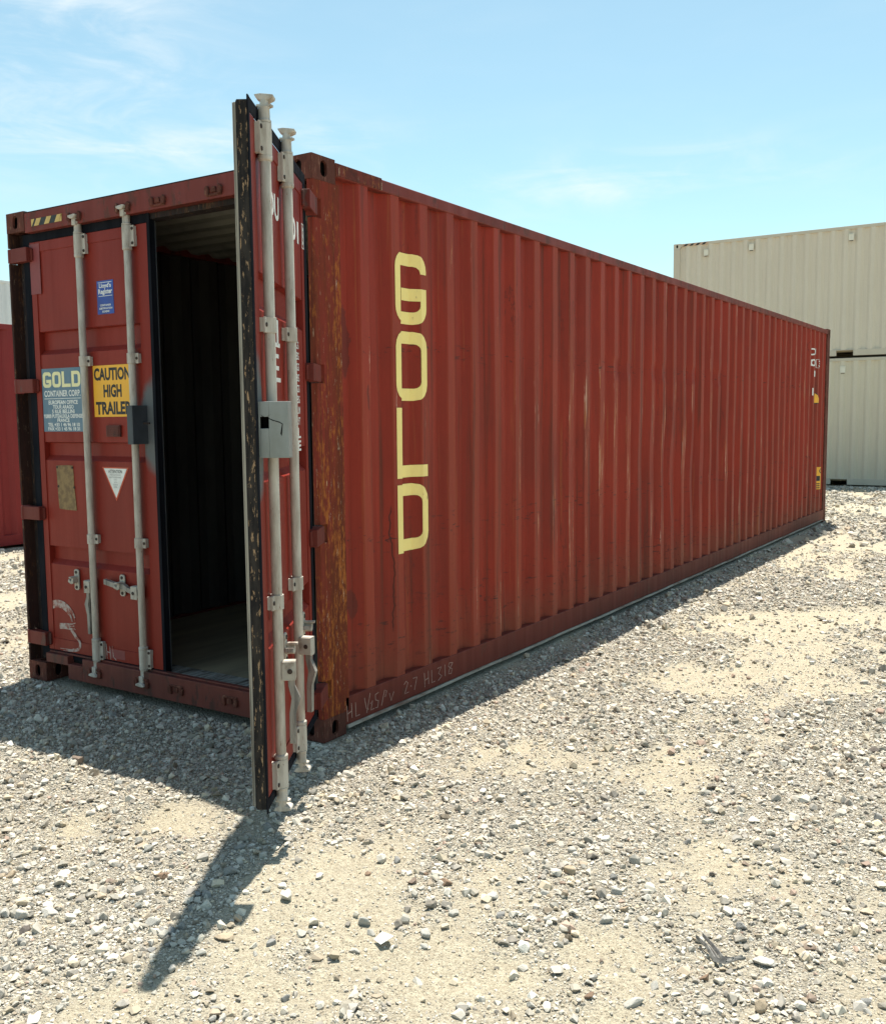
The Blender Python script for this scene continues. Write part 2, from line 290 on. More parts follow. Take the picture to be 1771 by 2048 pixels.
# ------------------------------------------------------------------ mesh helpers
class MB:
    def __init__(s): s.v = []; s.f = []; s.m = []
    def add(s, verts, faces, mi=0):
        o = len(s.v); s.v += [tuple(map(float, p)) for p in verts]
        s.f += [tuple(i+o for i in f) for f in faces]; s.m += [mi]*len(faces); return s
    def box(s, x0, x1, y0, y1, z0, z1, mi=0):
        v = [(x, y, z) for x in (x0, x1) for y in (y0, y1) for z in (z0, z1)]
        return s.add(v, [(0, 1, 3, 2), (4, 6, 7, 5), (0, 4, 5, 1), (2, 3, 7, 6), (0, 2, 6, 4), (1, 5, 7, 3)], mi)
    def lathe(s, prof, cx, cy, seg=20, mi=0, axis='z'):       # prof: (radius, height) along the axis
        v = []; f = []
        for r, h in prof:
            for k in range(seg):
                a = 2*PI*k/seg; p = (r*math.cos(a), r*math.sin(a), h)
                v.append((cx+p[0], cy+p[1], p[2]) if axis == 'z' else (cx+p[0], p[2], cy+p[1]))
        n = len(prof)
        for i in range(n-1):
            for k in range(seg):
                k2 = (k+1) % seg; f.append((i*seg+k, i*seg+k2, (i+1)*seg+k2, (i+1)*seg+k))
        f.append(tuple(range(seg))[::-1]); f.append(tuple((n-1)*seg+k for k in range(seg)))
        return s.add(v, f, mi)
    def prism(s, pts, a0, a1, plane='xz', mi=0):              # closed outline swept along the remaining axis
        n = len(pts)
        def mk(p, a):
            if plane == 'xz': return (p[0], a, p[1])
            if plane == 'xy': return (p[0], p[1], a)
            return (a, p[0], p[1])
        v = [mk(p, a0) for p in pts]+[mk(p, a1) for p in pts]
        f = [tuple(range(n))[::-1], tuple(range(n, 2*n))]+[(i, (i+1) % n, n+(i+1) % n, n+i) for i in range(n)]
        return s.add(v, f, mi)
    def ribbon(s, pts, w, y, mi=0, th=0.0012):                # a painted stroke in the xz plane, front face at y
        pts = [np.array(p, float) for p in pts]; v = []
        ws = w if hasattr(w, '__len__') else [w]*len(pts)
        for i, p in enumerate(pts):
            t = pts[min(i+1, len(pts)-1)]-pts[max(i-1, 0)]; t = t/(np.linalg.norm(t)+1e-9); n = np.array((-t[1], t[0]))*ws[i]/2
            for q in (p+n, p-n): v += [(q[0], y, q[1]), (q[0], y+th, q[1])]
        f = []
        for i in range(len(pts)-1):
            a = 4*i; b = a+4
            f += [(a, a+2, b+2, b), (a+1, b+1, b+3, a+3), (a, b, b+1, a+1), (a+2, a+3, b+3, b+2)]
        e = 4*(len(pts)-1); f += [(0, 1, 3, 2), (e, e+2, e+3, e+1)]
        return s.add(v, f, mi)
    def turn(s, cx, cy, a):                                   # about a vertical axis
        c, q = math.cos(a), math.sin(a)
        s.v = [(cx+(x-cx)*c-(y-cy)*q, cy+(x-cx)*q+(y-cy)*c, z) for x, y, z in s.v]; return s
    def mesh(s, name, mats, recalc=True, smooth=False):
        me = bpy.data.meshes.new(name); me.from_pydata(s.v, [], s.f)
        for m in mats: me.materials.append(m)
        me.polygons.foreach_set('material_index', s.m)
        if recalc:
            bm = bmesh.new(); bm.from_mesh(me); bmesh.ops.recalc_face_normals(bm, faces=bm.faces); bm.to_mesh(me); bm.free()
        if smooth: me.polygons.foreach_set('use_smooth', [True]*len(me.polygons))
        me.update(); return me
    def build(s, name, mats, parent=None, bevel=0.0, smooth=False, seg=2, recalc=True, label=None):
        mats = mats if isinstance(mats, (list, tuple)) else [mats]
        o = bpy.data.objects.new(name, s.mesh(name, mats, recalc, smooth)); col.objects.link(o)
        if parent is not None: o.parent = parent
        if bevel:
            md = o.modifiers.new('bevel', 'BEVEL'); md.width = bevel; md.segments = seg; md.limit_method = 'ANGLE'; md.angle_limit = R(40)
        if smooth:
            md = o.modifiers.new('edges', 'EDGE_SPLIT'); md.split_angle = R(38)
        if label: o['label'] = label
        return o

def thing(name, label, cat, loc=(0, 0, 0), rz=0.0, group=None):
    o = bpy.data.objects.new(name, None); col.objects.link(o); o.empty_display_size = 0.2
    o.location = loc; o.rotation_euler = (0, 0, rz); o['label'] = label; o['category'] = cat
    if group: o['group'] = group
    return o
def tag(o, label, cat, group=None):
    o['label'] = label; o['category'] = cat
    if group: o['group'] = group
    return o
def share(name, src, parent, loc=(0, 0, 0)):
    o = src.copy(); o.name = name; col.objects.link(o); o.parent = parent; o.location = loc; return o

def fill2d(loops):                                           # outlines (outer + holes) -> verts, triangles
    bm = bmesh.new(); ed = []
    for lp in loops:
        vs_ = [bm.verts.new((p[0], p[1], 0)) for p in lp]
        ed += [bm.edges.new((vs_[i], vs_[(i+1) % len(vs_)])) for i in range(len(vs_))]
    bmesh.ops.triangle_fill(bm, use_beauty=True, use_dissolve=False, edges=ed)
    bm.verts.index_update()
    v = [(p.co.x, p.co.y) for p in bm.verts]; f = [tuple(q.index for q in t.verts) for t in bm.faces]
    bm.free(); return v, f
def stadium(cx, cy, w, h, n=8):
    r = min(w, h)/2; p = []
    for k in range(2*n+2):
        a = PI*k/(2*n+1)*1.0
    top = [(cx+r*math.cos(a), cy+h/2-r+r*math.sin(a)) for a in np.linspace(0, PI, n)] if h >= w else [(cx+w/2-r+r*math.cos(a), cy+r*math.sin(a)) for a in np.linspace(-PI/2, PI/2, n)]
    bot = [(cx+r*math.cos(a), cy-h/2+r+r*math.sin(a)) for a in np.linspace(PI, 2*PI, n)] if h >= w else [(cx-w/2+r+r*math.cos(a), cy+r*math.sin(a)) for a in np.linspace(PI/2, 3*PI/2, n)]
    return top+bot
def rrect(x0, x1, y0, y1, rs, n=5):                          # rs: radii of corners (x1y1, x0y1, x0y0, x1y0)
    p = []
    for (cx, cy, a0), r in zip(((x1, y1, 0), (x0, y1, PI/2), (x0, y0, PI), (x1, y0, 3*PI/2)), rs):
        if r <= 1e-6: p.append((cx, cy)); continue
        ox = cx-r if cx == x1 else cx+r; oy = cy-r if cy == y1 else cy+r
        p += [(ox+r*math.cos(a), oy+r*math.sin(a)) for a in np.linspace(a0, a0+PI/2, n)]
    return p
_tc = {}
def text2d(s, bold=0.0, space=1.0):
    key = (s, bold, space)
    if key in _tc: return _tc[key]
    cu = bpy.data.curves.new('t', 'FONT'); cu.body = s; cu.size = 1.0; cu.offset = bold; cu.resolution_u = 3; cu.space_character = space
    o = bpy.data.objects.new('t', cu); col.objects.link(o)
    dg = bpy.context.evaluated_depsgraph_get(); ev = o.evaluated_get(dg); me = ev.to_mesh()
    v = np.array([p.co[:2] for p in me.vertices]); f = [tuple(p.vertices) for p in me.polygons]
    ev.to_mesh_clear(); bpy.data.objects.remove(o); bpy.data.curves.remove(cu)
    _tc[key] = (v, f); return v, f
def text_in(mb, s, x0, x1, z0, z1, y, mi=0, bold=0.02, space=1.0):   # text stretched into a box on the xz plane
    v, f = text2d(s, bold, space); a = v.min(0); b = v.max(0); k = (v-a)/(b-a)
    mb.add([(x0+q[0]*(x1-x0), y, z0+q[1]*(z1-z0)) for q in k], [t for t in f], mi)
def text_on_wall(mb, s, y0, y1, z0, z1, mi=0, bold=0.02):
    v, f = text2d(s, bold); a = v.min(0); b = v.max(0); k = (v-a)/(b-a)
    wall_shape(mb, [(y0+q[0]*(y1-y0), z0+q[1]*(z1-z0)) for q in k], f, mi)

# ------------------------------------------------------------------ corrugated steel
PITCH_, WO, WS = 0.2765, 0.074, 0.060
def breaks(y0, y1, c0, p=PITCH_, depth=0.046, out=-0.006):
    pts = []; k = int((y0-c0)/p)-2
    while c0+k*p < y1+p:
        c = c0+k*p
        pts += [(c-WO/2-WS, out-depth), (c-WO/2, out), (c+WO/2, out), (c+WO/2+WS, out-depth)]; k += 1
    ys = [q[0] for q in pts]; xs = [q[1] for q in pts]
    res = [(y0, float(np.interp(y0, ys, xs)))]+[q for q in pts if y0+1e-4 < q[0] < y1-1e-4]+[(y1, float(np.interp(y1, ys, xs)))]
    return res
LH = 11.9; HH = 2.896; WW = 2.438
HERO = breaks(0.205, LH-0.205, 0.4085)
HY = np.array([b[0] for b in HERO]); HX = np.array([b[1] for b in HERO])
def dent(y, z):
    a = math.exp(-((y-5.6)/1.5)**2-((z-1.15)/0.55)**2)
    dx = -0.028*a*(0.55+0.45*math.sin(9.0*y))-0.006*math.exp(-((y-2.7)/0.5)**2-((z-1.4)/0.4)**2)
    dx += 0.0035*math.sin(3.1*z+1.7*y)*math.sin(1.3*y+0.5)*(1 if y > 1.3 else 0.35)
    dx -= 0.016*math.exp(-((z-2.02)/0.05)**2)*(0.5+0.5*math.sin(7*y))*(1 if 3.2 < y < 6.6 else 0)
    dy = (0.018*a*math.sin(6.3*z+y*2)+0.004*math.sin(2.6*z+2.1*y))*(1 if y > 1.3 else 0.15)
    e = min(1.0, (z-0.19)/0.15, (2.82-z)/0.15); return dx*max(e, 0), dy*max(e, 0)
def wall_x(y, z): return float(np.interp(y, HY, HX))+dent(y, z)[0]
def wall_shape(mb, pts, faces, mi=0, off=0.0028):            # a flat outline laid onto the corrugated wall
    bm = bmesh.new(); vs_ = [bm.verts.new((p[0], p[1], 0)) for p in pts]
    for f in faces:
        try: bm.faces.new([vs_[i] for i in f])
        except ValueError: pass
    ylo = min(p[0] for p in pts); yhi = max(p[0] for p in pts); zlo = min(p[1] for p in pts); zhi = max(p[1] for p in pts)
    for b in HY:
        if ylo < b < yhi: bmesh.ops.bisect_plane(bm, geom=bm.verts[:]+bm.edges[:]+bm.faces[:], plane_co=(b, 0, 0), plane_no=(1, 0, 0), dist=1e-6)
    for z in ZROWS:
        if zlo < z < zhi: bmesh.ops.bisect_plane(bm, geom=bm.verts[:]+bm.edges[:]+bm.faces[:], plane_co=(0, z, 0), plane_no=(0, 1, 0), dist=1e-6)
    bm.verts.index_update()
    v = []
    for p in bm.verts:
        dx, dy = dent(p.co.x, p.co.y); v.append((float(np.interp(p.co.x, HY, HX))+dx+off, p.co.x+dy, p.co.y))
    mb.add(v, [tuple(q.index for q in f.verts) for f in bm.faces], mi); bm.free()
ZROWS = list(np.linspace(0.19, 2.82, 42))

def corr_panel(br, zs, xo, sign, fn=None):
    mb = MB(); n = len(br); v = []
    for z in zs:
        for y, x in br:
            dx, dy = fn(y, z) if fn else (0, 0)
            v.append((xo+sign*(x+dx), y+dy, z))
    f = [(j*n+i, j*n+i+1, (j+1)*n+i+1, (j+1)*n+i) if sign > 0 else (j*n+i, (j+1)*n+i, (j+1)*n+i+1, j*n+i+1) for j in range(len(zs)-1) for i in range(n-1)]
    return mb.add(v, f)
def solidify(o, th, inner_slot):
    md = o.modifiers.new('sheet', 'SOLIDIFY'); md.thickness = th; md.offset = -1.0; md.material_offset = inner_slot
    return o

def casting_mesh(mat):
    mb = MB(); s, h, t = 0.178, 0.118, 0.016
    def plate(loops, place, mi=0):
        v, f = fill2d(loops); n = len(v)
        P0 = [place(a, b, 0) for a, b in v]; P1 = [place(a, b, t) for a, b in v]
        ff = list(f)+[tuple(i+n for i in q) for q in f]
        k = 0
        for lp in loops:
            m = len(lp); ff += [(k+i, k+(i+1) % m, n+k+(i+1) % m, n+k+i) for i in range(m)]; k += m
        mb.add(P0+P1, ff, mi)
    e = 0.0015
    for sg in (0, 1):
        y = 0.0 if sg == 0 else s
        d = 1 if sg == 0 else -1
        plate([rrect(e, s-e, 0, h, (0.0015,)*4), stadium(s/2, h/2, 0.050, 0.078)], lambda a, b, q, y=y, d=d: (-a, y+d*q, b))
        x = 0.0 if sg == 0 else -s
        plate([rrect(e, s-e, 0, h, (0.0015,)*4), stadium(s/2, h/2, 0.050, 0.078)], lambda a, b, q, x=x, d=d: (x-d*q, a, b))
    for z, d in ((0.0012, 1), (h-0.0012, -1)):
        plate([rrect(0.008, s-0.008, 0.008, s-0.008, (0.01,)*4), stadium(s/2, s/2, 0.065, 0.12)], lambda a, b, q, z=z, d=d: (-a, b, z+d*q))
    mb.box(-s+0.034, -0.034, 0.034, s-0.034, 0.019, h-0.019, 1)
    return mb.mesh('corner_casting', [mat, M['void']])

def castings(root, mat, length, H=HH):
    me = casting_mesh(mat)
    for x in (0.0, -WW+0.178):
        for y in (0.0, length-0.178):
            for z in (0.0, H-0.118):
                o = bpy.data.objects.new('corner_casting', me); col.objects.link(o); o.parent = root; o.location = (x, y, z)
                md = o.modifiers.new('bevel', 'BEVEL'); md.width = 0.0018; md.segments = 1; md.limit_method = 'ANGLE'; md.angle_limit = R(50)

def plain_container(name, label, root_loc, rz, m, mrail, length=12.192, group=None, pockets=(), vents=(), hazard=False):
    root = thing(name, label, 'shipping container', root_loc, rz, group)
    castings(root, mrail, length)
    for x in (-0.10, -WW+0.0):
        for y in (0.0, length-0.16):
            MB().box(x+0.001, x+0.099, y+0.001, y+0.159, 0.118, HH-0.118).build('corner_post', mrail, root, 0.006)
    for x0, x1 in ((-0.062, -0.002), (-WW+0.002, -WW+0.062)):
        MB().box(x0, x1, 0.178, length-0.178, HH-0.078, HH-0.008).build('top_rail', mrail, root, 0.004)
        b = MB(); ys = [0.178]+[q for p in pockets for q in p]+[length-0.178]
        for i in range(0, len(ys), 2): b.box(x0, x1, ys[i], ys[i+1], 0.030, 0.165)
        for p in pockets: b.box(x0, x1, p[0], p[1], 0.150, 0.165)
        b.build('bottom_rail', mrail, root, 0.003)
    br = breaks(0.16, length-0.16, 0.36, 0.278)
    zs = [0.165, HH-0.078]
    solidify(corr_panel(br, zs, 0, 1).build('side_panel', [m, M['inner']], root, recalc=False), 0.002, 1)
    solidify(corr_panel(br, zs, -WW, -1).build('side_panel', [m, M['inner']], root, recalc=False), 0.002, 1)
    rb = [(y, HH-0.03+0.012*(1 if int(k/2) % 2 else 0)) for k, y in enumerate(np.linspace(0.05, length-0.05, 121))]
    v = [(x, y, z) for x in (-0.06, -WW+0.06) for y, z in rb]; n = len(rb)
    MB().add(v, [(i, i+1, n+i+1, n+i) for i in range(n-1)]).build('roof_panel', m, root)
    MB().box(-WW+0.064, -0.064, 0.09, length-0.09, 0.118, 0.162).box(-1.6, -0.85, 0.1, length-0.1, 0.052, 0.1175).build('floor', M['ply'], root)
    for y0, y1 in ((0.02, 0.08), (length-0.08, length-0.02)):
        e = MB(); e.box(-WW+0.178, -0.178, y0, y1, 0.045, 0.165); e.box(-WW+0.178, -0.178, y0, y1, HH-0.118, HH-0.02); e.build('end_rail', mrail, root, 0.004)
    eb = MB(); k = 0; xs = list(np.arange(-WW+0.1, -0.099, 0.0373)); v = []
    for z in (0.165, HH-0.118):
        for i, x in enumerate(xs): v.append((x, length-0.03-(0.036 if (i//2) % 2 else 0), z))
    n = len(xs); eb.add(v, [(i, i+1, n+i+1, n+i) for i in range(n-1)]); eb.build('end_panel', m, root)
    for i in (0, 1):
        MB().box(-WW+0.104+i*1.118, -WW+1.216+i*1.118, 0.05, 0.09, 0.17, HH-0.122).build('door', m, root, 0.004)
    for (y, z) in vents:
        q = MB(); q.box(-0.008, 0.022, y-0.055, y+0.055, z-0.075, z+0.075); q.box(0.022, 0.028, y-0.045, y+0.045, z+0.055, z+0.066)
        q.box(-0.004, 0.014, y-0.04, y+0.04, z-0.088, z-0.075, 1)
        q.build('air_vent', [M['ventpaint'], M['void']], root, 0.004)
    if hazard:
        q = MB(); w = 0.085
        q.box(-0.001, 0.0012, 0.22, 0.86, HH-0.072, HH-0.022, 0)
        for k in range(4):
            y = 0.24+k*0.15; q.prism([(y, HH-0.0715), (y+0.075, HH-0.0715), (y+0.135, HH-0.0225), (y+0.06, HH-0.0225)], 0.0008, 0.0030, 'yz', 1)
        q.build('hazard_stripes', [M['beigestripe'], M['blackprint']], root)
    return root
M['ventpaint'] = simple('pale_vent_paint', (0.72, 0.69, 0.58), None, (9, 9, 9), 0.5, amt=0.3)
M['beigestripe'] = simple('faded_stripe_paint', (0.55, 0.36, 0.24), None, (9, 9, 9), 0.6, amt=0.3)

# ------------------------------------------------------------------ ground
def lattice(seed, n=256): return np.random.default_rng(seed).random((n, n))
def vnoise(x, y, seed):
    g = lattice(seed); n = g.shape[0]
    xi = np.floor(x).astype(int); yi = np.floor(y).astype(int); fx = x-xi; fy = y-yi
    fx = fx*fx*fx*(fx*(fx*6-15)+10); fy = fy*fy*fy*(fy*(fy*6-15)+10)
    a = g[xi % n, yi % n]; b = g[(xi+1) % n, yi % n]; c = g[xi % n, (yi+1) % n]; d = g[(xi+1) % n, (yi+1) % n]
    return a*(1-fx)*(1-fy)+b*fx*(1-fy)+c*(1-fx)*fy+d*fx*fy
def fbm(x, y, seed, oct_=4, gain=0.5):
    s = 0; a = 1; t = 0
    for k in range(oct_):
        s = s+a*vnoise(x*2**k+17.3*k, y*2**k-9.1*k, seed+k); t += a; a *= gain
    return s/t
BIAS = [(ground_at(a, b)[:2], r_, w_) for a, b, r_, w_ in ((1080, 1610, .30, .12), (1300, 1720, .35, .14), (1650, 1640, .4, .14), (1500, 1880, .35, .12), (1560, 1480, .5, .12), (200, 1800, .3, .1), (330, 1740, .22, .14), (950, 1430, .3, .10),
        (760, 1490, .3, -.10), (740, 1775, .22, -.22), (900, 1930, .25, -.16), (1010, 1510, .22, -.12), (1230, 1420, .3, -.14), (350, 1640, .22, -.22), (150, 1650, .16, -.2), (1500, 1250, .6, -.14), (1320, 1570, .2, -.12), (1650, 1120, 1.0, -.12), (140, 1980, .2, -.12), (1690, 1800, .2, -.14))]
def gravel_mask(x, y):
    """0 bare sand .. 1 thick gravel; patches stretched along the way the trucks drive"""
    a = R(16); u = x*math.cos(a)+y*math.sin(a); v = -x*math.sin(a)+y*math.cos(a)
    n = 0.55*fbm(u*0.95+5, v*0.60+3, 40, 4, 0.55)+0.45*fbm(u*2.3, v*1.1, 60, 4, 0.6)
    left = np.clip((0.9-x)/1.2, 0, 1)*0.14*np.clip((0.8-y)/0.8, 0, 1)
    ru = x*0.84+y*0.54; rv = -x*0.54+y*0.84; rk = np.clip((x-0.7)/1.0, 0, 1)*np.clip((y+0.6)/2.0, 0, 1)
    n = n+0.24*(fbm(u*6.0, v*4.0, 70, 3, 0.6)-0.5)+0.36*rk*(fbm(ru*0.45, rv*3.2, 120, 3)-0.5)
    for (cx_, cy_), r_, w_ in BIAS: n = n+w_*np.exp(-((x-cx_)**2+(y-cy_)**2)/(r_*r_))
    m = np.clip((n+left-0.375)/0.23, 0, 1)
    return m*m*(3-2*m)
def ground_h(x, y):
    d = np.hypot(x-CAM[0], y-CAM[1])
    h = 0.045*(fbm(x*0.55, y*0.55, 80, 4)-0.5)+0.020*(fbm(x*2.2, y*2.2, 90, 3)-0.5)+0.016*(fbm(x*7.0, y*7.0, 100, 2)-0.5)
    ru = x*0.84+y*0.54; rv = -x*0.54+y*0.84; rk = np.clip((x-0.7)/1.0, 0, 1)*np.clip((y+0.6)/2.0, 0, 1)
    h = h+0.045*rk*(fbm(ru*0.45, rv*3.2, 120, 3)-0.5)
    g = gravel_mask(x, y); h = h+0.010*g
    ox = np.maximum(np.maximum(-2.438-x, x-0.0), 0); oy = np.maximum(np.maximum(0-y, y-11.9), 0)
    e = np.clip(np.hypot(ox, oy)/0.7, 0, 1); h = h*e-0.004
    return np.where((y > 18), np.minimum(h, 0)-0.002, h)
def axis_coords(lo, hi, step, far):
    a = np.arange(lo, hi+1e-6, step); out = []; s = step; p = hi
    while p < far: s *= 1.16; p += s; out.append(p)
    neg = []; s = step; p = lo
    while p > -far: s *= 1.16; p -= s; neg.append(p)
    return np.array(neg[::-1]+list(a)+out)
gx = axis_coords(-3.4, 5.2, 0.034, 2500.0); gy = axis_coords(-2.9, 8.5, 0.034, 2500.0)
X, Y = np.meshgrid(gx, gy); Z = ground_h(X, Y)
nx, ny = len(gx), len(gy)
gm = bpy.data.meshes.new('ground')
gm.vertices.add(nx*ny); gm.vertices.foreach_set('co', np.stack([X, Y, Z], -1).astype(np.float32).ravel())
ii, jj = np.meshgrid(np.arange(nx-1), np.arange(ny-1)); q = (jj*nx+ii).ravel()
quads = np.stack([q, q+1, q+nx+1, q+nx], -1).astype(np.int32)
gm.loops.add(quads.size); gm.loops.foreach_set('vertex_index', quads.ravel())
gm.polygons.add(len(quads)); gm.polygons.foreach_set('loop_start', np.arange(len(quads), dtype=np.int32)*4)
gm.polygons.foreach_set('loop_total', np.full(len(quads), 4, np.int32))
gm.update(calc_edges=True)
gm.polygons.foreach_set('use_smooth', np.ones(len(quads), bool))
ga = gm.attributes.new('gravel', 'FLOAT', 'POINT'); ga.data.foreach_set('value', gravel_mask(X, Y).astype(np.float32).ravel())
ground = bpy.data.objects.new('ground', gm); col.objects.link(ground); ground['kind'] = 'structure'
m, nt, b = new_mat('sandy_gravel_ground')
at = N(nt, 'ShaderNodeAttribute', attribute_name='gravel')
n1 = noise(nt, coords(nt, (1, 1, 1)), 1.1, 6, 0.6); n2 = noise(nt, coords(nt, (1, 1, 1)), 60, 5, 0.7); n3 = noise(nt, coords(nt, (1, 1, 1)), 9, 5, 0.65)
sand = mixc(nt, ramp(nt, n1, [(0.3, 0.0), (0.7, 1.0)]), (0.60, 0.53, 0.385), (0.55, 0.495, 0.38))
sand = mixc(nt, ramp(nt, n2, [(0.42, 0.0), (0.62, 1.0)]), sand, (0.40, 0.34, 0.245))
n4 = noise(nt, coords(nt, (1, 1, 1)), 170, 4, 0.75)
sand = mixc(nt, ramp(nt, n4, [(0.56, 0.0), (0.64, 1.0)]), sand, (0.62, 0.57, 0.47))
sand = mixc(nt, ramp(nt, n4, [(0.385, 1.0), (0.43, 0.0)]), sand, (0.15, 0.125, 0.10))  # dark grit specks, with the shade of tiny pits put into the colour
sand = mixc(nt, math_n(nt, 'MULTIPLY', ramp(nt, n3, [(0.45, 0.0), (0.75, 1.0)]), 0.5), sand, (0.42, 0.36, 0.27))
vo = N(nt, 'ShaderNodeTexVoronoi', i_Scale=95.0); L(nt, coords(nt, (1, 1, 1)), vo.inputs[0])
sp = N(nt, 'ShaderNodeSeparateColor'); L(nt, vo.outputs['Color'], sp.inputs[0])
grit = mixc(nt, ramp(nt, sp.outputs[0], [(0.1, 0.0), (0.9, 1.0)]), (0.29, 0.26, 0.21), (0.60, 0.55, 0.455))
c = mixc(nt, math_n(nt, 'MULTIPLY', at.outputs['Fac'], 0.8), sand, grit)
L(nt, c, b.inputs['Base Color']); b.inputs['Roughness'].default_value = 0.95; b.inputs['Specular IOR Level'].default_value = 0.1
hgt = math_n(nt, 'ADD', math_n(nt, 'MULTIPLY', n2, 0.5), math_n(nt, 'MULTIPLY', math_n(nt, 'SUBTRACT', 1.0, vo.outputs['Distance']), math_n(nt, 'MULTIPLY_ADD', at.outputs['Fac'], 0.8)))
hgt.node.inputs[1].links[0].from_node.inputs[1].links[0].from_node.inputs[2].default_value = 0.15
n5 = noise(nt, coords(nt, (1, 1, 1)), 24, 4, 0.6)
hgt = math_n(nt, 'ADD', hgt, math_n(nt, 'ADD', math_n(nt, 'MULTIPLY', n4, 0.45), math_n(nt, 'MULTIPLY', n5, 0.9)))
bump(nt, b, hgt, 1.0, 0.022)
gm.materials.append(m)

# ------------------------------------------------------------------ stones
def hull(pts):
    bm = bmesh.new(); vs_ = [bm.verts.new(tuple(p)) for p in pts]
    r_ = bmesh.ops.convex_hull(bm, input=vs_); junk = [e for e in r_['geom_interior'] if isinstance(e, bmesh.types.BMVert)]
    bmesh.ops.delete(bm, geom=junk, context='VERTS'); bmesh.ops.recalc_face_normals(bm, faces=bm.faces); bm.verts.index_update(); return bm
def stone_variant(seed, npt):
    g = np.random.default_rng(seed); p = g.normal(size=(npt, 3)); p /= np.linalg.norm(p, axis=1)[:, None]; p *= g.uniform(0.75, 1.0, (npt, 1))
    p *= np.array((1.0, g.uniform(0.62, 0.95), g.uniform(0.5, 0.95)))
    bm = hull(p); v = np.array([q.co[:] for q in bm.verts]); f = np.array([[q.index for q in t.verts] for t in bm.faces]); bm.free()
    return v/np.abs(v).max(), f
m, nt, b = new_mat('gravel_stone')
at = N(nt, 'ShaderNodeAttribute', attribute_name='stone_colour')
nn = noise(nt, coords(nt, (1, 1, 1)), 70, 5, 0.7)
c = mixc(nt, math_n(nt, 'MULTIPLY', ramp(nt, nn, [(0.35, 0.0), (0.7, 1.0)]), 0.45), at.outputs['Color'], (0.40, 0.35, 0.27))
L(nt, c, b.inputs['Base Color']); b.inputs['Roughness'].default_value = 0.9; b.inputs['Specular IOR Level'].default_value = 0.2
bump(nt, b, nn, 0.5, 0.004)
M['stone'] = m
PAL = np.array([(0.50, 0.47, 0.41), (0.55, 0.51, 0.44), (0.41, 0.38, 0.34), (0.60, 0.55, 0.46), (0.54, 0.46, 0.34), (0.42, 0.34, 0.25), (0.70, 0.67, 0.60), (0.27, 0.245, 0.215), (0.38, 0.27, 0.215)])
PW = np.array([.20, .20, .14, .15, .12, .06, .06, .05, .02])

def in_view(x, y, marg=0.30):
    d = np.stack([x-CAM[0], y-CAM[1], np.full_like(x, -CAM[2])], -1); z = d@fw
    sx = (d@rt)/z*FPX; sy = (d@up)/z*FPX
    return (z > 0.3) & (np.abs(sx) < 885.5*(1+marg)+60) & (sy > -1024*(1+marg)) & (sy < 400)
VAR_HI = [stone_variant(100+k, 15) for k in range(18)]; VAR_LO = [stone_variant(200+k, 12) for k in range(12)]
SV, SF, SC = [], [], []; voff = 0
def scatter(d0, d1, per_m2, rlo, rhi, variants, base, seed, alpha=2.4):
    global voff
    g = np.random.default_rng(seed)
    n = int(per_m2*PI*(d1*d1-d0*d0))
    rr = np.sqrt(g.uniform(d0*d0, d1*d1, n)); th = g.uniform(0, 2*PI, n)
    x = CAM[0]+rr*np.cos(th); y = CAM[1]+rr*np.sin(th)
    ok = in_view(x, y)
    inside = (x > -2.45) & (x < 0.03) & (y > -0.02) & (y < 11.92)
    behind = (x < -2.45) & (x > -8.2) & (y > -0.5+(-x-2.45)*0.0) & ((y-CAM[1])*(-2.438-CAM[0])-(x-CAM[0])*(0-CAM[1]) < 0)
    ok &= ~inside & (y < 19.6) & (x > -8.4)
    x = x[ok]; y = y[ok]
    keep = g.random(len(x)) < base+(1-base)*gravel_mask(x, y); x = x[keep]; y = y[keep]; n = len(x)
    u = g.random(n); r = (rlo**(-alpha)+u*(rhi**(-alpha)-rlo**(-alpha)))**(-1/alpha)
    z = ground_h(x, y)
    ci = g.choice(len(PAL), n, p=PW); cc = PAL[ci]*np.where(g.random((n, 1)) < 0.2, g.uniform(0.36, 0.65, (n, 1)), g.uniform(0.74, 1.16, (n, 1)))
    vi = g.integers(0, len(variants), n)
    for k, (v, f) in enumerate(variants):
        s = np.where(vi == k)[0]; m_ = len(s)
        if not m_: continue
        a = g.uniform(0, 2*PI, m_); t = g.normal(0, 0.25, m_); ca, sa, ct, st = np.cos(a), np.sin(a), np.cos(t), np.sin(t)
        vx = v[None, :, 0]*r[s, None]; vy = v[None, :, 1]*r[s, None]*g.uniform(0.8, 1.1, (m_, 1)); vz = v[None, :, 2]*r[s, None]*g.uniform(0.8, 1.15, (m_, 1))
        y2 = vy*ct[:, None]-vz*st[:, None]; z2 = vy*st[:, None]+vz*ct[:, None]
        P = np.stack([x[s, None]+vx*ca[:, None]-y2*sa[:, None], y[s, None]+vx*sa[:, None]+y2*ca[:, None], z[s, None]+z2+r[s, None]*g.uniform(-0.05, 0.55, (m_, 1))], -1)
        SV.append(P.reshape(-1, 3).astype(np.float32))
        SF.append((f[None]+(np.arange(m_)*len(v))[:, None, None]+voff).reshape(-1, 3).astype(np.int32)); voff += m_*len(v)
        SC.append(np.repeat(cc[s], len(v), 0).astype(np.float32))
scatter(1.9, 4.6, 15000, 0.0026, 0.026, VAR_HI, 0.13, 1, 2.35)
scatter(4.6, 7.5, 7500, 0.0040, 0.030, VAR_LO, 0.12, 2, 2.45)
scatter(7.5, 12.5, 2000, 0.0075, 0.040, VAR_LO, 0.11, 3, 2.6)
scatter(12.5, 24.5, 300, 0.016, 0.06, VAR_LO, 0.10, 4, 2.6)
scatter(2.2, 5.2, 85, 0.011, 0.030, VAR_HI, 0.06, 5, 2.6)
SV = np.concatenate(SV); SF = np.concatenate(SF); SC = np.concatenate(SC)
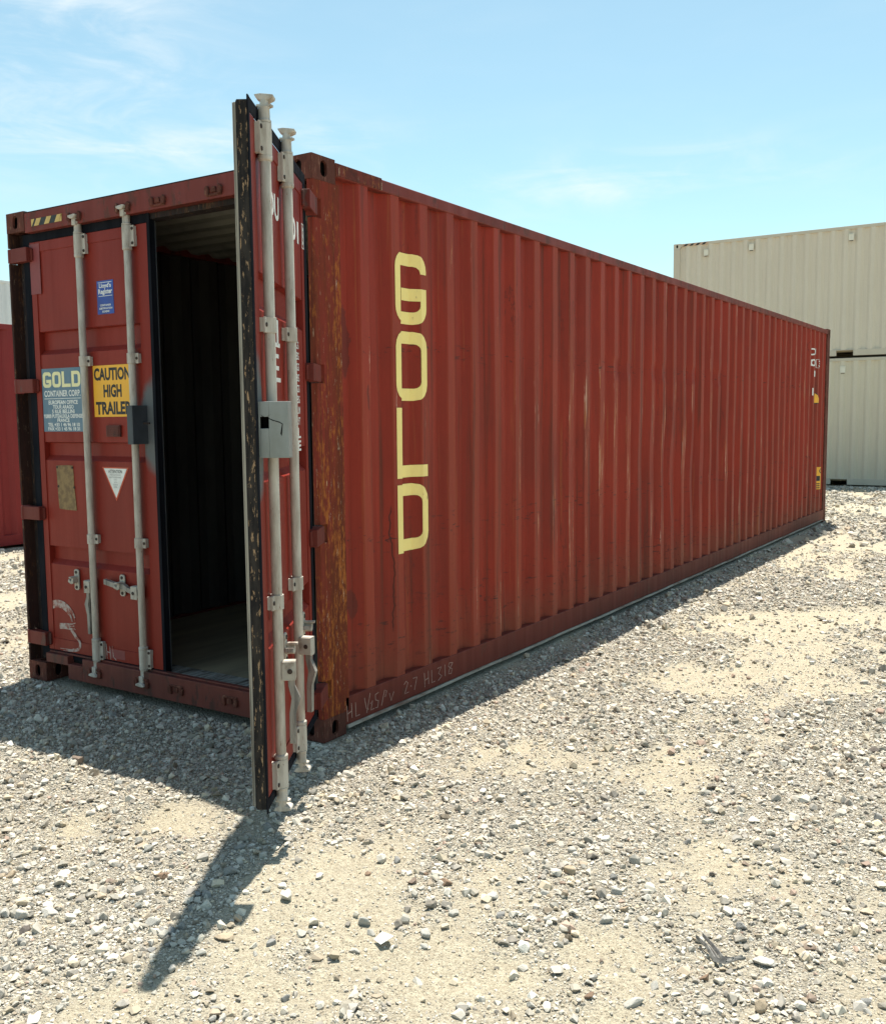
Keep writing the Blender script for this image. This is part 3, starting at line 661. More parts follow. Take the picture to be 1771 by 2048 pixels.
print('gravel verts', len(SV), 'faces', len(SF))
gme = bpy.data.meshes.new('gravel')
gme.vertices.add(len(SV)); gme.vertices.foreach_set('co', SV.ravel())
gme.loops.add(SF.size); gme.loops.foreach_set('vertex_index', SF.ravel())
gme.polygons.add(len(SF)); gme.polygons.foreach_set('loop_start', np.arange(len(SF), dtype=np.int32)*3); gme.polygons.foreach_set('loop_total', np.full(len(SF), 3, np.int32))
ca_ = gme.attributes.new('stone_colour', 'FLOAT_COLOR', 'POINT'); ca_.data.foreach_set('color', np.concatenate([SC, np.ones((len(SC), 1), np.float32)], 1).ravel())
gme.update(calc_edges=True); gme.polygons.foreach_set('use_smooth', np.zeros(len(SF), bool)); gme.materials.append(M['stone'])
gravel = bpy.data.objects.new('gravel', gme); col.objects.link(gravel); gravel['kind'] = 'stuff'
gravel['label'] = 'crushed grey gravel strewn over the sandy yard'; gravel['category'] = 'gravel'
del SV, SF, SC

# larger stones: each an object of its own; pixel centre, pixel width, colour key
A = [(100,1190,100,'p'),(25,1185,85,'p'),(210,1065,72,'p'),(250,1178,100,'p'),(130,1265,82,'d'),(300,1030,70,'p'),(830,995,62,'b'),(700,1145,52,'p'),(770,1230,80,'p'),(1165,985,92,'g'),(1210,860,60,'g'),(1355,755,50,'g'),(1000,1085,56,'g'),(1045,1090,55,'g'),(965,1165,50,'g'),(1140,1300,112,'t'),(850,1355,60,'g'),(710,955,60,'p'),(750,870,70,'p'),(610,550,60,'p'),(545,495,50,'p'),(575,525,50,'p'),(865,1275,60,'g'),(820,1265,50,'g'),(920,1260,60,'g'),(765,1375,55,'g'),(240,1480,60,'p'),(870,1470,66,'p'),(1010,1750,90,'t'),(1075,1720,60,'p'),(1130,1710,60,'p'),(1090,1665,50,'p'),(1610,1630,50,'p'),(1440,1600,62,'g'),(700,820,62,'p'),(1290,1375,40,'p'),(1000,1640,40,'p'),(950,1510,40,'p'),(600,1530,42,'p'),(300,1670,60,'p'),(270,1360,60,'p'),(110,1325,50,'g'),(255,1340,50,'d'),(345,535,45,'p'),(60,210,50,'g'),(680,118,45,'g'),(790,440,50,'g'),(570,195,40,'g'),(590,820,50,'t'),(1370,1325,55,'g'),(1450,840,50,'p'),(60,990,60,'t'),(910,890,55,'p'),(960,625,45,'p'),(330,1620,40,'p'),(1480,1690,45,'p')]
B = [(317,690,50,'b'),(470,735,60,'p'),(725,658,45,'t'),(1355,1083,66,'t'),(1170,990,45,'b'),(1700,1060,50,'g'),(1710,1090,35,'p'),(45,805,55,'p'),(70,838,36,'p'),(250,840,56,'p'),(245,880,40,'p'),(905,775,40,'t'),(790,1050,46,'b'),(595,1075,36,'p'),(740,1120,46,'p'),(1290,825,45,'g'),(1370,930,80,'p'),(1610,895,38,'p'),(1645,910,30,'p'),(655,815,40,'p'),(495,795,38,'g'),(880,725,36,'p'),(870,675,36,'g'),(1195,655,30,'d'),(340,778,40,'p'),(540,505,36,'p'),(155,605,38,'g'),(60,640,28,'b'),(105,488,28,'d'),(640,735,36,'p'),(1005,1015,42,'p'),(935,1075,80,'p'),(1760,925,40,'t'),(1745,475,36,'g'),(1495,830,36,'g'),(1285,775,36,'p'),(845,808,46,'p'),(1240,102,22,'d'),(915,800,30,'p'),(735,585,36,'p'),(965,385,40,'p'),(1410,1105,40,'p'),(250,660,26,'b'),(605,340,26,'p'),(1300,405,26,'t'),(1115,545,30,'g'),(500,330,22,'d'),(195,310,20,'d'),(1730,245,40,'d'),(15,893,45,'p'),(1020,240,26,'p')]
SCOL = {'p': [(0.58, 0.55, 0.49), (0.52, 0.50, 0.45), (0.62, 0.585, 0.52)], 'g': [(0.40, 0.385, 0.36), (0.35, 0.34, 0.32)], 'd': [(0.20, 0.17, 0.15), (0.25, 0.215, 0.185)], 'b': [(0.27, 0.185, 0.13), (0.31, 0.215, 0.15)], 't': [(0.52, 0.42, 0.30), (0.48, 0.385, 0.275)]}
SLAB = {'p': ('pale weathered stone lying on the sunlit sandy gravel', 'larger pale stones in the yard'),
        'g': ('plain grey stone lying on the gravel yard', 'larger plain grey stones in the yard'),
        'd': ('dark stone lying on the sunlit gravel yard', 'larger dark stones in the yard')}
UNIQ = {('A', 6): 'dark brown angular stone on pale sand left of the door shadow', ('A', 15): 'broad flat tan stone half inside the open door shadow',
        ('A', 28): 'big tan slab of stone at the bottom frame edge beside two pale stones', ('A', 48): 'pinkish tan stone on a pale gravel heap left of the shadow',
        ('A', 51): 'pinkish tan stone lying near the left picture edge', ('A', 9): 'largest grey stone lying inside the shadow of the open door',
        ('B', 0): 'round brown fist-sized stone standing out beside a pale angular stone', ('B', 1): 'large pale angular stone just right of the round brown stone',
        ('B', 2): 'tan upright stone among gravel right of the large pale stone', ('B', 3): 'big tan pitted stone near the bottom of the picture below the black scrap',
        ('B', 4): 'small round brown stone just below the black scrap', ('B', 11): 'tan knobbly stone in the grey gravel patch left of the black scrap',
        ('B', 12): 'purplish brown stone near the bottom edge left of centre right', ('B', 27): 'small reddish brown stone at the edge of bare sand',
        ('B', 32): 'tan stone cut by the right picture edge', ('B', 16): 'pale flat slab lying just right of the black scrap',
        ('B', 31): 'wide pale slab sunk in the sand near the bottom edge', ('B', 42): 'tiny brown stone left of the round brown fist-sized stone', ('B', 44): 'small tan stone in the far gravel patch on the right',
        ('B', 49): 'flat bright white stone beside the white torn scrap'}
STM = {}
for k, cs in SCOL.items():
    for i, cval in enumerate(cs):
        STM[k, i] = simple('stone_%s' % {'p': 'pale', 'g': 'grey', 'd': 'dark', 'b': 'brown', 't': 'tan'}[k], cval, tuple(v*0.74 for v in cval), (38, 38, 38), 0.92, lo=0.38, hi=0.68, bmp=0.8, spec=0.15)
BIG = []
for k in range(9):
    g = np.random.default_rng(500+k); n = 17; p = g.normal(size=(n, 3)); p /= np.linalg.norm(p, axis=1)[:, None]; p *= g.uniform(0.78, 1.0, (n, 1)); p *= np.array((1.0, g.uniform(0.7, 0.95), g.uniform(0.55, 0.8)))
    bm = hull(p); bmesh.ops.bevel(bm, geom=bm.edges[:], offset=0.055, segments=1, affect='EDGES'); bmesh.ops.triangulate(bm, faces=bm.faces[:])
    bmesh.ops.subdivide_edges(bm, edges=bm.edges[:], cuts=2, use_grid_fill=True); bmesh.ops.triangulate(bm, faces=bm.faces[:]); bm.verts.index_update()
    v = np.array([q.co[:] for q in bm.verts]); f = [[q.index for q in t.verts] for t in bm.faces]; bm.free()
    v *= (1+0.07*(fbm(v[:, 0]*4+k*7+40, v[:, 1]*4+v[:, 2]*3+40, 300, 3)-0.5)[:, None]*2)
    v /= np.abs(v[:, 0]).max()
    BIG.append((v, f))
bigmesh = {}
def big_mesh(k, key):
    if (k, key) not in bigmesh:
        v, f = BIG[k]; me = bpy.data.meshes.new('stone'); me.from_pydata([tuple(p) for p in v], [], f); me.materials.append(STM[key]); bigmesh[k, key] = me
    return bigmesh[k, key]
for tagk, lst, ox, oy, sc in (('A', A, 0, 1350, 2.53), ('B', B, 700, 1350, 1.6536)):
    for i, (zx, zy, zd, ck) in enumerate(lst):
        px, py = ox+zx/sc, oy+zy/sc
        p = ground_at(px, py, 0.015); dist = float((p-CAM)@fw); rad = zd/sc/2*dist/FPX
        ok_in = -2.5 < p[0] < 0.03 and p[1] > -0.02
        if ok_in: continue
        k = random.randrange(len(BIG)); key = (ck, random.randrange(len(SCOL[ck])))
        o = bpy.data.objects.new('stone', big_mesh(k, key)); col.objects.link(o)
        gz = float(ground_h(np.array([p[0]]), np.array([p[1]]))[0])
        flat = 0.62 if (tagk, i) in (('A', 3), ('A', 15), ('A', 28), ('B', 16), ('B', 31), ('B', 49)) else random.uniform(0.85, 1.15)
        o.scale = (rad, rad*random.uniform(0.85, 1.0), rad*flat)
        o.rotation_euler = (random.gauss(0, 0.2), random.gauss(0, 0.2), random.uniform(0, 6.28) if flat > 0.7 else YAW*-1+random.gauss(0, 0.3))
        o.location = (p[0], p[1], gz+rad*0.28*flat)
        if (tagk, i) in UNIQ: tag(o, UNIQ[tagk, i], 'stone')
        else:
            kk = ck if ck in SLAB else 'p'
            tag(o, SLAB[kk][0], 'stone', SLAB[kk][1])

# debris
sm = simple('black_rubber_scrap', (0.10, 0.095, 0.09), (0.22, 0.21, 0.19), (60, 60, 60), 0.75, bmp=0.6)
mb = MB(); g = random.Random(5)
pts = [(1150, 890), (1185, 925), (1215, 955), (1250, 966), (1300, 955)]
P = [ground_at(700+a/1.6536, 1350+b/1.6536) for a, b in pts]
for s_ in range(3):
    off = (s_-1.0)*0.009; prev = None; V = []
    for i, p in enumerate(P):
        w = (0.003, 0.005, 0.006, 0.005, 0.002)[i]; z = float(ground_h(np.array([p[0]]), np.array([p[1]]))[0])+0.012+g.uniform(0, 0.014)
        x, y = p[0]+off*0.8+g.uniform(-.006, .006), p[1]+off+g.uniform(-.006, .006)
        V += [(x-w*.6, y-w*.6, z), (x+w*.6, y-w*.5, z+.003), (x+w*.5, y+w*.7, z+.008), (x-w*.5, y+w*.6, z+.010)]
    F = [(0, 3, 2, 1), tuple(4*(len(P)-1)+k for k in range(4))]
    for i in range(len(P)-1):
        for k in range(4): F.append((4*i+k, 4*i+(k+1) % 4, 4*i+4+(k+1) % 4, 4*i+4+k))
    mb.add(V, F)
tag(mb.build('rubber_scrap', sm), 'frayed black strip of scrap lying on the gravel', 'scrap')
p = ground_at(770, 1885); z = float(ground_h(np.array([p[0]]), np.array([p[1]]))[0])
mb = MB(); mb.add([(p[0]-.035, p[1]-.012, z+.012), (p[0]+.005, p[1]-.03, z+.016), (p[0]+.03, p[1]+.004, z+.034), (p[0]-.004, p[1]+.026, z+.020), (p[0]-.02, p[1]+.012, z+.03)], [(0, 1, 4), (1, 2, 3, 4)])
o = mb.build('paper_scrap', simple('white_paper_scrap', (0.78, 0.78, 0.76), None, (30, 30, 30), 0.8, amt=0.3)); md = o.modifiers.new('sheet', 'SOLIDIFY'); md.thickness = 0.0015
tag(o, 'small torn white scrap lying among pale stones', 'litter')

# ------------------------------------------------------------------ the open red container
hero = thing('shipping_container', 'rust-streaked red container with its right door swung open', 'shipping container', (0, 0, 0))
castings(hero, M['casting'], LH)
# front posts: side flange broken by a notch at each hinge, and a recessed dark inner leg
HZ = [(0.222, 0.314), (1.018, 1.108), (1.806, 1.896), (2.598, 2.690)]
for sgn, x0 in ((1, 0.0), (-1, -WW)):
    wd_ = 0.036 if sgn > 0 else 0.018
    out = [(0.205, 0.118), (0.205, HH-0.118), (0.002, HH-0.118)]
    for a, b_ in HZ[::-1]: out += [(0.002, b_), (0.062, b_), (0.062, a), (0.002, a)]
    out.append((0.002, 0.118))
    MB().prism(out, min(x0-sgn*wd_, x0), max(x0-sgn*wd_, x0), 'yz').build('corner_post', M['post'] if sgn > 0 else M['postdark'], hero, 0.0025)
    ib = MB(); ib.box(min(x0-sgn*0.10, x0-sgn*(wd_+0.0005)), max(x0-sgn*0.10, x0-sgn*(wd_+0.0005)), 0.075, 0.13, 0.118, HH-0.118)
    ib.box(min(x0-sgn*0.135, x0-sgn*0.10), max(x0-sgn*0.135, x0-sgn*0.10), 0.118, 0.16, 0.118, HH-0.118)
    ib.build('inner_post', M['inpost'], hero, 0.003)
for x0, x1 in ((-0.08, -0.001), (-WW+0.001, -WW+0.08)):
    MB().box(x0, x1, LH-0.195, LH-0.002, 0.118, HH-0.118).build('corner_post', M['casting'], hero, 0.006)
for x0, x1 in ((-0.062, 0.0), (-WW, -WW+0.062)):
    MB().box(x0, x1, 0.178, LH-0.178, 2.818, 2.880).build('top_rail', M['toprail'], hero, 0.006)
    b = MB().box(x0, x1, 0.178, LH-0.178, 0.045, 0.192).build('bottom_rail', M['redrail'], hero, 0.004)
    s = 1 if x0 > -1 else -1; e = 0.0 if s > 0 else -WW; fl = MB()
    ys = np.linspace(0.18, LH-0.18, 140); prof = [(0.001, 0.044), (0.011, 0.041), (0.012, 0.030), (0.001, 0.028)]
    V = [(e+s*(a+(0.0015*math.sin(y*3.7)+0.001*math.sin(y*11))*(1 if a > .01 else 0)), y, c+0.0015*math.sin(y*5.1)) for y in ys for a, c in prof]
    F = [(4*i+k, 4*i+(k+1) % 4, 4*i+4+(k+1) % 4, 4*i+4+k) for i in range(len(ys)-1) for k in range(4)]+[(0, 1, 2, 3), tuple(4*(len(ys)-1)+k for k in (3, 2, 1, 0))]
    fl.add(V, F).build('rail_flange', M['dust'], hero)
MB().box(-0.055, 0.0035, 0.181, 0.56, 2.822, 2.8835).build('rail_corner_plate', M['peel'], hero, 0.002)
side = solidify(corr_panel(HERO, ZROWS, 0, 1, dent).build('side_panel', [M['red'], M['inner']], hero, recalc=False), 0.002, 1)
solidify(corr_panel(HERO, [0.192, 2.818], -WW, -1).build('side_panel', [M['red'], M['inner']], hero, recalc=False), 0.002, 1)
# roof: shallow trapezoid ribs across the width
ys = []; k = 0; y = 0.10
while y < LH-0.1:
    ys += [(y, 2.868), (y+0.045, 2.868), (y+0.085, 2.846), (y+0.15, 2.846), (y+0.19, 2.868)]; y += 0.209
n = len(ys); v = [(x, a, b) for x in (-0.062, -WW+0.062) for a, b in ys]
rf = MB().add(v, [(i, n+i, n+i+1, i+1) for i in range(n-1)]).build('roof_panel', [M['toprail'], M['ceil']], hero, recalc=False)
bm = bmesh.new(); bm.from_mesh(rf.data)
if sum(f.normal.z for f in bm.faces) < 0: bmesh.ops.reverse_faces(bm, faces=bm.faces)
bm.to_mesh(rf.data); bm.free(); solidify(rf, 0.002, 1)
MB().box(-WW+0.064, -0.064, 0.215, LH-0.05, 0.150, 0.178).build('floor', M['ply'], hero)
mb = MB().box(-WW+0.14, -0.14, 0.062, 0.212, 0.150, 0.184, 0)
for i in range(46): mb.box(-2.24+i*0.045, -2.226+i*0.045, 0.085, 0.195, 0.184, 0.1865, 0)
mb.build('threshold_plate', M['tread'], hero, 0.001)
# rear wall
xs = np.arange(-WW+0.08, -0.079, 0.0365); v = [(x, LH-0.04-(0.036 if (i//2) % 2 else 0), z) for z in (0.178, 2.846) for i, x in enumerate(xs)]; n = len(xs)
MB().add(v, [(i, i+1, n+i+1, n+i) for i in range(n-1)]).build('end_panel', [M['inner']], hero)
# front header with its lower lip, and the sill with fork gaps
hd = MB().box(-WW+0.178, -0.178, 0.003, 0.10, 2.766, 2.882, 0); hd.box(-WW+0.178, -0.178, 0.055, 0.14, 2.735, 2.766, 1); hd.box(-WW+0.178, -0.178, 0.001, 0.112, 2.882, 2.887, 1)
header = hd.build('header', [M['toprail'], M['inpost']], hero, 0.003)
mb = MB().box(-0.0, 0.0, 0, 0, 0, 0) if False else MB()
mb.box(-2.19, -1.90, 0.0012, 0.0034, 2.796, 2.838, 0)
for k in range(3):
    x = -2.165+k*0.098; mb.prism([(x, 2.7965), (x+0.045, 2.7965), (x+0.072, 2.8375), (x+0.027, 2.8375)], 0.0002, 0.0020, 'xz', 1)
mb.prism([(-2.1895, 2.7965), (-2.185, 2.7965), (-2.158, 2.8375), (-2.1895, 2.8375)], 0.0002, 0.0020, 'xz', 1)
mb.prism([(-1.905, 2.7965), (-1.9005, 2.7965), (-1.9005, 2.8375), (-1.9045, 2.8375), (-1.925, 2.7965)], 0.0002, 0.0020, 'xz', 1)
mb.build('hazard_stripes', [M['blackprint'], M['amberstripe'] if 'amberstripe' in M else simple('dulled_yellow_stripe', (0.62, 0.42, 0.14), None, (20, 20, 20), 0.6, amt=0.4)], header)
sl = MB().box(-1.905, -0.40, 0.003, 0.06, 0.046, 0.186, 0); sl.box(-2.045, -1.905, 0.003, 0.06, 0.046, 0.140, 0); sl.box(-2.26, -2.045, 0.003, 0.06, 0.128, 0.186, 0); sl.box(-0.40, -0.178, 0.003, 0.06, 0.128, 0.186, 0)
sl.box(-2.045, -1.905, 0.045, 0.06, 0.140, 0.185, 1); sl.box(-2.26, -0.178, 0.03, 0.06, 0.186, 0.196, 0)
sill = sl.build('sill', [M['sill'], M['void']], hero, 0.003)
KX = [-2.438+0.655, -2.438+1.077, -1.077, -0.655]
for x in KX:
    for z, up_, par in ((2.808, 1, header), (0.116, -1, sill)):
        mb = MB()
        for s in (-1, 1):
            mb.prism([(x+s*0.030, z-0.026), (x+s*0.058, z-0.022), (x+s*0.062, z+0.010), (x+s*0.045, z+0.026), (x+s*0.034, z+0.016)], -0.012, 0.004, 'xz')
        mb.prism([(x-0.058, z-up_*0.030), (x+0.058, z-up_*0.030), (x+0.050, z-up_*0.016), (x-0.050, z-up_*0.016)], -0.004, 0.004, 'xz')
        mb.prism([(x-0.02, z-0.012), (x+0.02, z-0.012), (x+0.014, z+0.016), (x-0.014, z+0.016)], -0.008, 0.004, 'xz')
        mb.build('cam_keeper', M['casting'], par, 0.004)

# ------------------------------------------------------------------ doors: u from the hinge, d inward from the front plane
def door(side_, rz, loc):
    s = 1 if side_ == 'left' else -1
    root = None
    def bx(mb, u0, u1, d0, d1, z0, z1, mi=0): mb.box(min(s*u0, s*u1), max(s*u0, s*u1), d0, d1, z0, z1, mi)
    UL, UR, ZB, ZT = 0.154, 1.212, 0.200, 2.716
    mb = MB()
    bx(mb, UL, UL+0.05, 0.046, 0.096, ZB, ZT); bx(mb, UR-0.085, UR, 0.046, 0.096, ZB, ZT)
    bx(mb, UL+0.05, UR-0.085, 0.047, 0.095, ZT-0.06, ZT); bx(mb, UL+0.05, UR-0.085, 0.047, 0.095, ZB, ZB+0.075)
    prof = [(ZB+0.075, 0.052)]
    for a, b_ in ((0.765, 0.862), (1.412, 1.507), (2.055, 2.178)):
        prof += [(a-0.018, 0.052), (a+0.012, 0.084), (b_-0.006, 0.084), (b_, 0.052)]
    prof.append((ZT-0.06, 0.052)); V = []; F = []
    ul, ur = UL+0.05, UR-0.085
    for z, d in prof: V += [(s*ul, d, z), (s*ur, d, z)]
    F = [(2*i, 2*i+1, 2*i+3, 2*i+2) if s > 0 else (2*i, 2*i+2, 2*i+3, 2*i+1) for i in range(len(prof)-1)]
    mb.add(V, F); bx(mb, ul, ur, 0.0955, 0.099, ZB, ZT)
    d_ = mb.build('door', M['reddoor'], hero, 0.0025, recalc=False)
    bm = bmesh.new(); bm.from_mesh(d_.data)
    for f in bm.faces:                     # the boxes need outward normals; the panel already faces out
        pass
    bm.free()
    d_.location = loc; d_.rotation_euler = (0, 0, rz)
    # gasket: outer fins on four sides, body on the free edge
    g = MB()
    bx(g, UR, UR+0.024, 0.0425, 0.0475, 0.150, 2.768, 0)
    bx(g, UL-0.058, UR+0.024, 0.043, 0.048, 2.7165, 2.767, 0); bx(g, UL-0.058, UR+0.022, 0.043, 0.048, 0.158, 0.1995, 0); bx(g, UL-0.060, UL-0.0005, 0.0435, 0.0485, 0.16, 2.766, 0)
    bx(g, UR+0.0005, UR+0.018, 0.0478, 0.086, 0.165, 2.752, 1)
    bx(g, UR+0.0005, UR+0.012, 0.086, 0.090, 0.168, 2.750, 2); bx(g, UR-0.02, UR+0.008, 0.0995, 0.103, 0.175, 2.745, 3); bx(g, UR+0.0005, UR+0.005, 0.090, 0.0995, 0.172, 2.747, 3)
    bx(g, UL, UR-0.021, 0.0995, 0.106, 2.70, 2.745, 1); bx(g, UL, UR-0.021, 0.0995, 0.106, 0.175, 0.21, 1)
    g.build('gasket', [M['rubber'], M['gasketworn'] if s < 0 else M['rubber'], M['rubber'] if s < 0 else M['gasketgrey'], M['gasketpale'] if s < 0 else M['gasketgrey']], d_, 0.002)
    # hinges
    for a, b_ in HZ:
        h = MB(); bx(h, -0.004, 0.175, 0.006, 0.058, a+0.003, b_-0.003); bx(h, 0.125, 0.190, 0.032, 0.0455, a+0.01, b_-0.01)
        h.lathe([(0.021, a+0.004), (0.021, b_-0.004)], s*0.004, 0.022, 14)
        h.build('hinge', M['hinge'], d_, 0.004)
    # locking rods with cams, brackets, handles, catches
    for ri, u in enumerate((0.655, 1.077)):
        x = s*u; y0 = 0.020
        mb = MB().lathe([(0.0205, 0.20), (0.0205, 2.60)], x, y0, 20)
        mb.lathe([(0.0205, 2.575), (0.027, 2.58), (0.027, 2.596)], x, y0, 20); mb.lathe([(0.027, 0.312), (0.027, 0.326), (0.0205, 0.331)], x, y0, 20)
        mb.lathe([(0.026, 2.712), (0.026, 2.722), (0.022, 2.724), (0.021, 2.764), (0.024, 2.769)], x, y0, 18)
        mb.lathe([(0.024, 0.146), (0.021, 0.151), (0.022, 0.190), (0.026, 0.192), (0.026, 0.198)], x, y0, 18)
        for zc, q in ((2.77, 1), (0.145, -1)):
            if s > 0: mb.box(x-0.016, x+0.016, y0-0.030, y0-0.002, *sorted((zc-q*0.012, zc+q*0.03)))
            mb.prism([(x-0.034, y0-0.008), (x-0.018, y0-0.023), (x+0.018, y0-0.023), (x+0.030, y0-0.008), (x+0.026, y0+0.012), (x-0.028, y0+0.012)], *sorted((zc, zc+q*0.008)), 'xy')
            mb.lathe([(0.017, zc), (0.015, zc+q*0.028)] if q > 0 else [(0.015, zc-0.028), (0.017, zc)], x, y0-0.004, 14)
            mb.prism([(x-0.036, zc+q*0.042), (x-0.033, zc+q*0.033), (x-0.014, zc+q*0.024), (x+0.014, zc+q*0.024), (x+0.030, zc+q*0.036), (x+0.034, zc+q*0.044), (x+0.012, zc+q*0.047), (x-0.012, zc+q*0.045)], y0-0.042, y0+0.010 if s < 0 else y0-0.022, 'xz')
        if s < 0: mb.turn(x, y0, PI/2)
        mb.build('locking_rod', [M['zinc']], d_, 0.0015, smooth=True)
        def bracket(z0, z1, half, name='rod_bracket'):
            pr = [(x-half, 0.034), (x-half, 0.026), (x-0.029, 0.024)]
            pr += [(x-0.0265*math.cos(a), y0-0.0265*math.sin(a)) for a in np.linspace(0.12, PI-0.12, 9)]
            pr += [(x+0.029, 0.024), (x+half, 0.026), (x+half, 0.034), (x+0.026, 0.034)]
            pr += [(x+0.0222*math.cos(a), y0-0.0222*math.sin(a)) for a in np.linspace(0.0, PI, 9)]
            pr += [(x-0.026, 0.034)]
            bk = MB().prism(pr, z0, z1, 'xy', 0)
            bk.box(x-half+0.002, x-0.024, 0.034, 0.0505, z0+0.003, z1-0.003, 0); bk.box(x+0.024, x+half-0.002, 0.034, 0.0505, z0+0.003, z1-0.003, 0)
            zz = (z0+z1)/2; rows = (z0+0.018, z1-0.018) if z1-z0 > 0.09 else (zz,)
            for zr in rows:
                for q in (-1, 1): bk.lathe([(0.0070, 0.0205), (0.0085, 0.0220), (0.0085, 0.0265)], x+q*(half-0.010), zr, 10, 1, 'y')
            bk.build(name, [M['zinc'], M['bolt']], d_, 0.0012)
        bracket(2.596, 2.711, 0.048); bracket(0.199, 0.311, 0.048); bracket(1.952, 2.010, 0.046); bracket(0.904, 0.960, 0.046)
        # handle hub (a folded plate) on the hinge side of the rod
        q = -s; zh = 0.640 if s > 0 else 0.662
        if s > 0: q = -1
        else: q = 1
        hub = MB(); hx0, hx1 = sorted((x+q*0.012, x+q*0.066)); k0 = 0
        hub.box(hx0, hx1, y0-0.024, y0-0.019, zh-0.036, zh+0.038, 0); hub.box(hx0, hx1, y0+0.016, y0+0.021, zh-0.036, zh+0.038, 0)
        hub.box(hx0, hx1, y0-0.018, y0+0.016, zh+0.034, zh+0.040, 0)
        if s < 0 and ri == 0: hub.box(hx1-0.006, hx1, y0-0.018, y0+0.016, zh-0.04, zh+0.034, 0)
        hub.lathe([(0.010, y0-0.028), (0.010, y0-0.024)], x+q*0.044, zh, 12, 1, 'y')
        hx = x+q*0.046
        if s > 0 and ri == 1:      # handle swung up level, held by its catch
            pts = [(hx+0.01, zh-0.002), (hx-0.06, zh+0.012), (hx-0.10, zh+0.028), (hx-0.15, zh+0.026), (hx-0.27, zh+0.044)]; wd = [0.03, 0.028, 0.034, 0.030, 0.032]
            V = []
            for (px_, pz_), w in zip(pts, wd): V += [(px_, y0-0.013, pz_-w/2), (px_, y0-0.013, pz_+w/2), (px_, y0+0.011, pz_+w/2), (px_, y0+0.011, pz_-w/2)]
        else:                      # handle hanging straight down
            pts = [(hx, zh), (hx+0.002*q, zh-0.06), (hx+0.018*q, zh-0.11), (hx+0.004*q, zh-0.17), (hx+0.002*q, zh-0.29)]; wd = [0.026, 0.026, 0.036, 0.026, 0.024]; V = []
            for (px_, pz_), w in zip(pts, wd): V += [(px_-w/2, y0-0.012, pz_), (px_+w/2, y0-0.014, pz_), (px_+w/2, y0+0.010, pz_), (px_-w/2, y0+0.012, pz_)]
        F = [(0, 1, 2, 3), (16, 19, 18, 17)]+[(4*i+k, 4*i+(k+1) % 4, 4*i+4+(k+1) % 4, 4*i+4+k) for i in range(4) for k in range(4)]
        hub.add(V, F, 2)
        if s < 0: hub.turn(x, y0, -PI/2+(0.12 if ri else -0.25))
        hub.build('rod_handle', [M['zincdirty'], M['bolt'], M['handle']], d_, 0.003)
        cx = x+q*0.185; cz = 0.668 if s > 0 else 0.694
        if s < 0: cx = x+q*0.235
        c = MB().prism([(cx-0.022, cz-0.055), (cx-0.012, cz-0.064), (cx+0.012, cz-0.064), (cx+0.022, cz-0.055), (cx+0.022, cz+0.055), (cx+0.012, cz+0.064), (cx-0.012, cz+0.064), (cx-0.022, cz+0.055)], 0.036, 0.0455, 'xz', 0)
        for zq in (-0.046, 0.046): c.lathe([(0.009, 0.031), (0.011, 0.036)], cx, cz+zq, 12, 1, 'y')
        c.prism([(cx-0.036, cz-0.012), (cx-0.005, cz-0.024), (cx+0.014, cz-0.016), (cx+0.016, cz+0.018), (cx+0.002, cz+0.014), (cx-0.006, cz-0.006), (cx-0.030, cz+0.008)], 0.000, 0.036, 'xz', 0)
        c.box(cx-0.01, cx+0.014, -0.012, 0.036, cz+0.014, cz+0.024, 0)
        c.build('handle_catch', [M['zincdirty'], M['bolt']], d_, 0.003)
    return d_
M['hinge'] = paint('worn_hinge_paint', (0.17, 0.030, 0.022), (0.11, 0.026, 0.021), amount=0.8, fleck=0.58, rust=(0.10, 0.06, 0.05), seed=12)
ld = door('left', 0.0, (-WW, 0, 0))
rd = door('right', R(120.93), (0.020, 0.015, 0))
rd['label'] = 'open door seen edge-on with two pale locking rods'; ld['label'] = 'closed door carrying signs and stickers'
for d_ in (ld, rd):
    bm = bmesh.new(); bm.from_mesh(d_.data); bmesh.ops.recalc_face_normals(bm, faces=bm.faces); bm.normal_update()
    for f in bm.faces:                     # the single pressed sheet faces the street side
        c_ = f.calc_center_median()
        if len(f.verts) == 4 and 0.051 < c_.y < 0.086 and f.normal.y > 0.2: f.normal_flip()
    bm.to_mesh(d_.data); bm.free()

# ---- stickers and marks of the closed door (x measured from its hinge)
hx = -WW
def LX(x): return x-hx
YS = 0.0455-0.0005
YS = 0.0500
def sheet(mb, x0, x1, z0, z1, mi=0, y=YS, th=0.0018): mb.box(LX(x0), LX(x1), y, y+th+0.0006, z0, z1, mi)
def t_in(mb, s, x0, x1, z0, z1, mi, bold=0.02, y=YS): text_in(mb, s, LX(x0), LX(x1), z0, z1, y-0.0006, mi, bold)
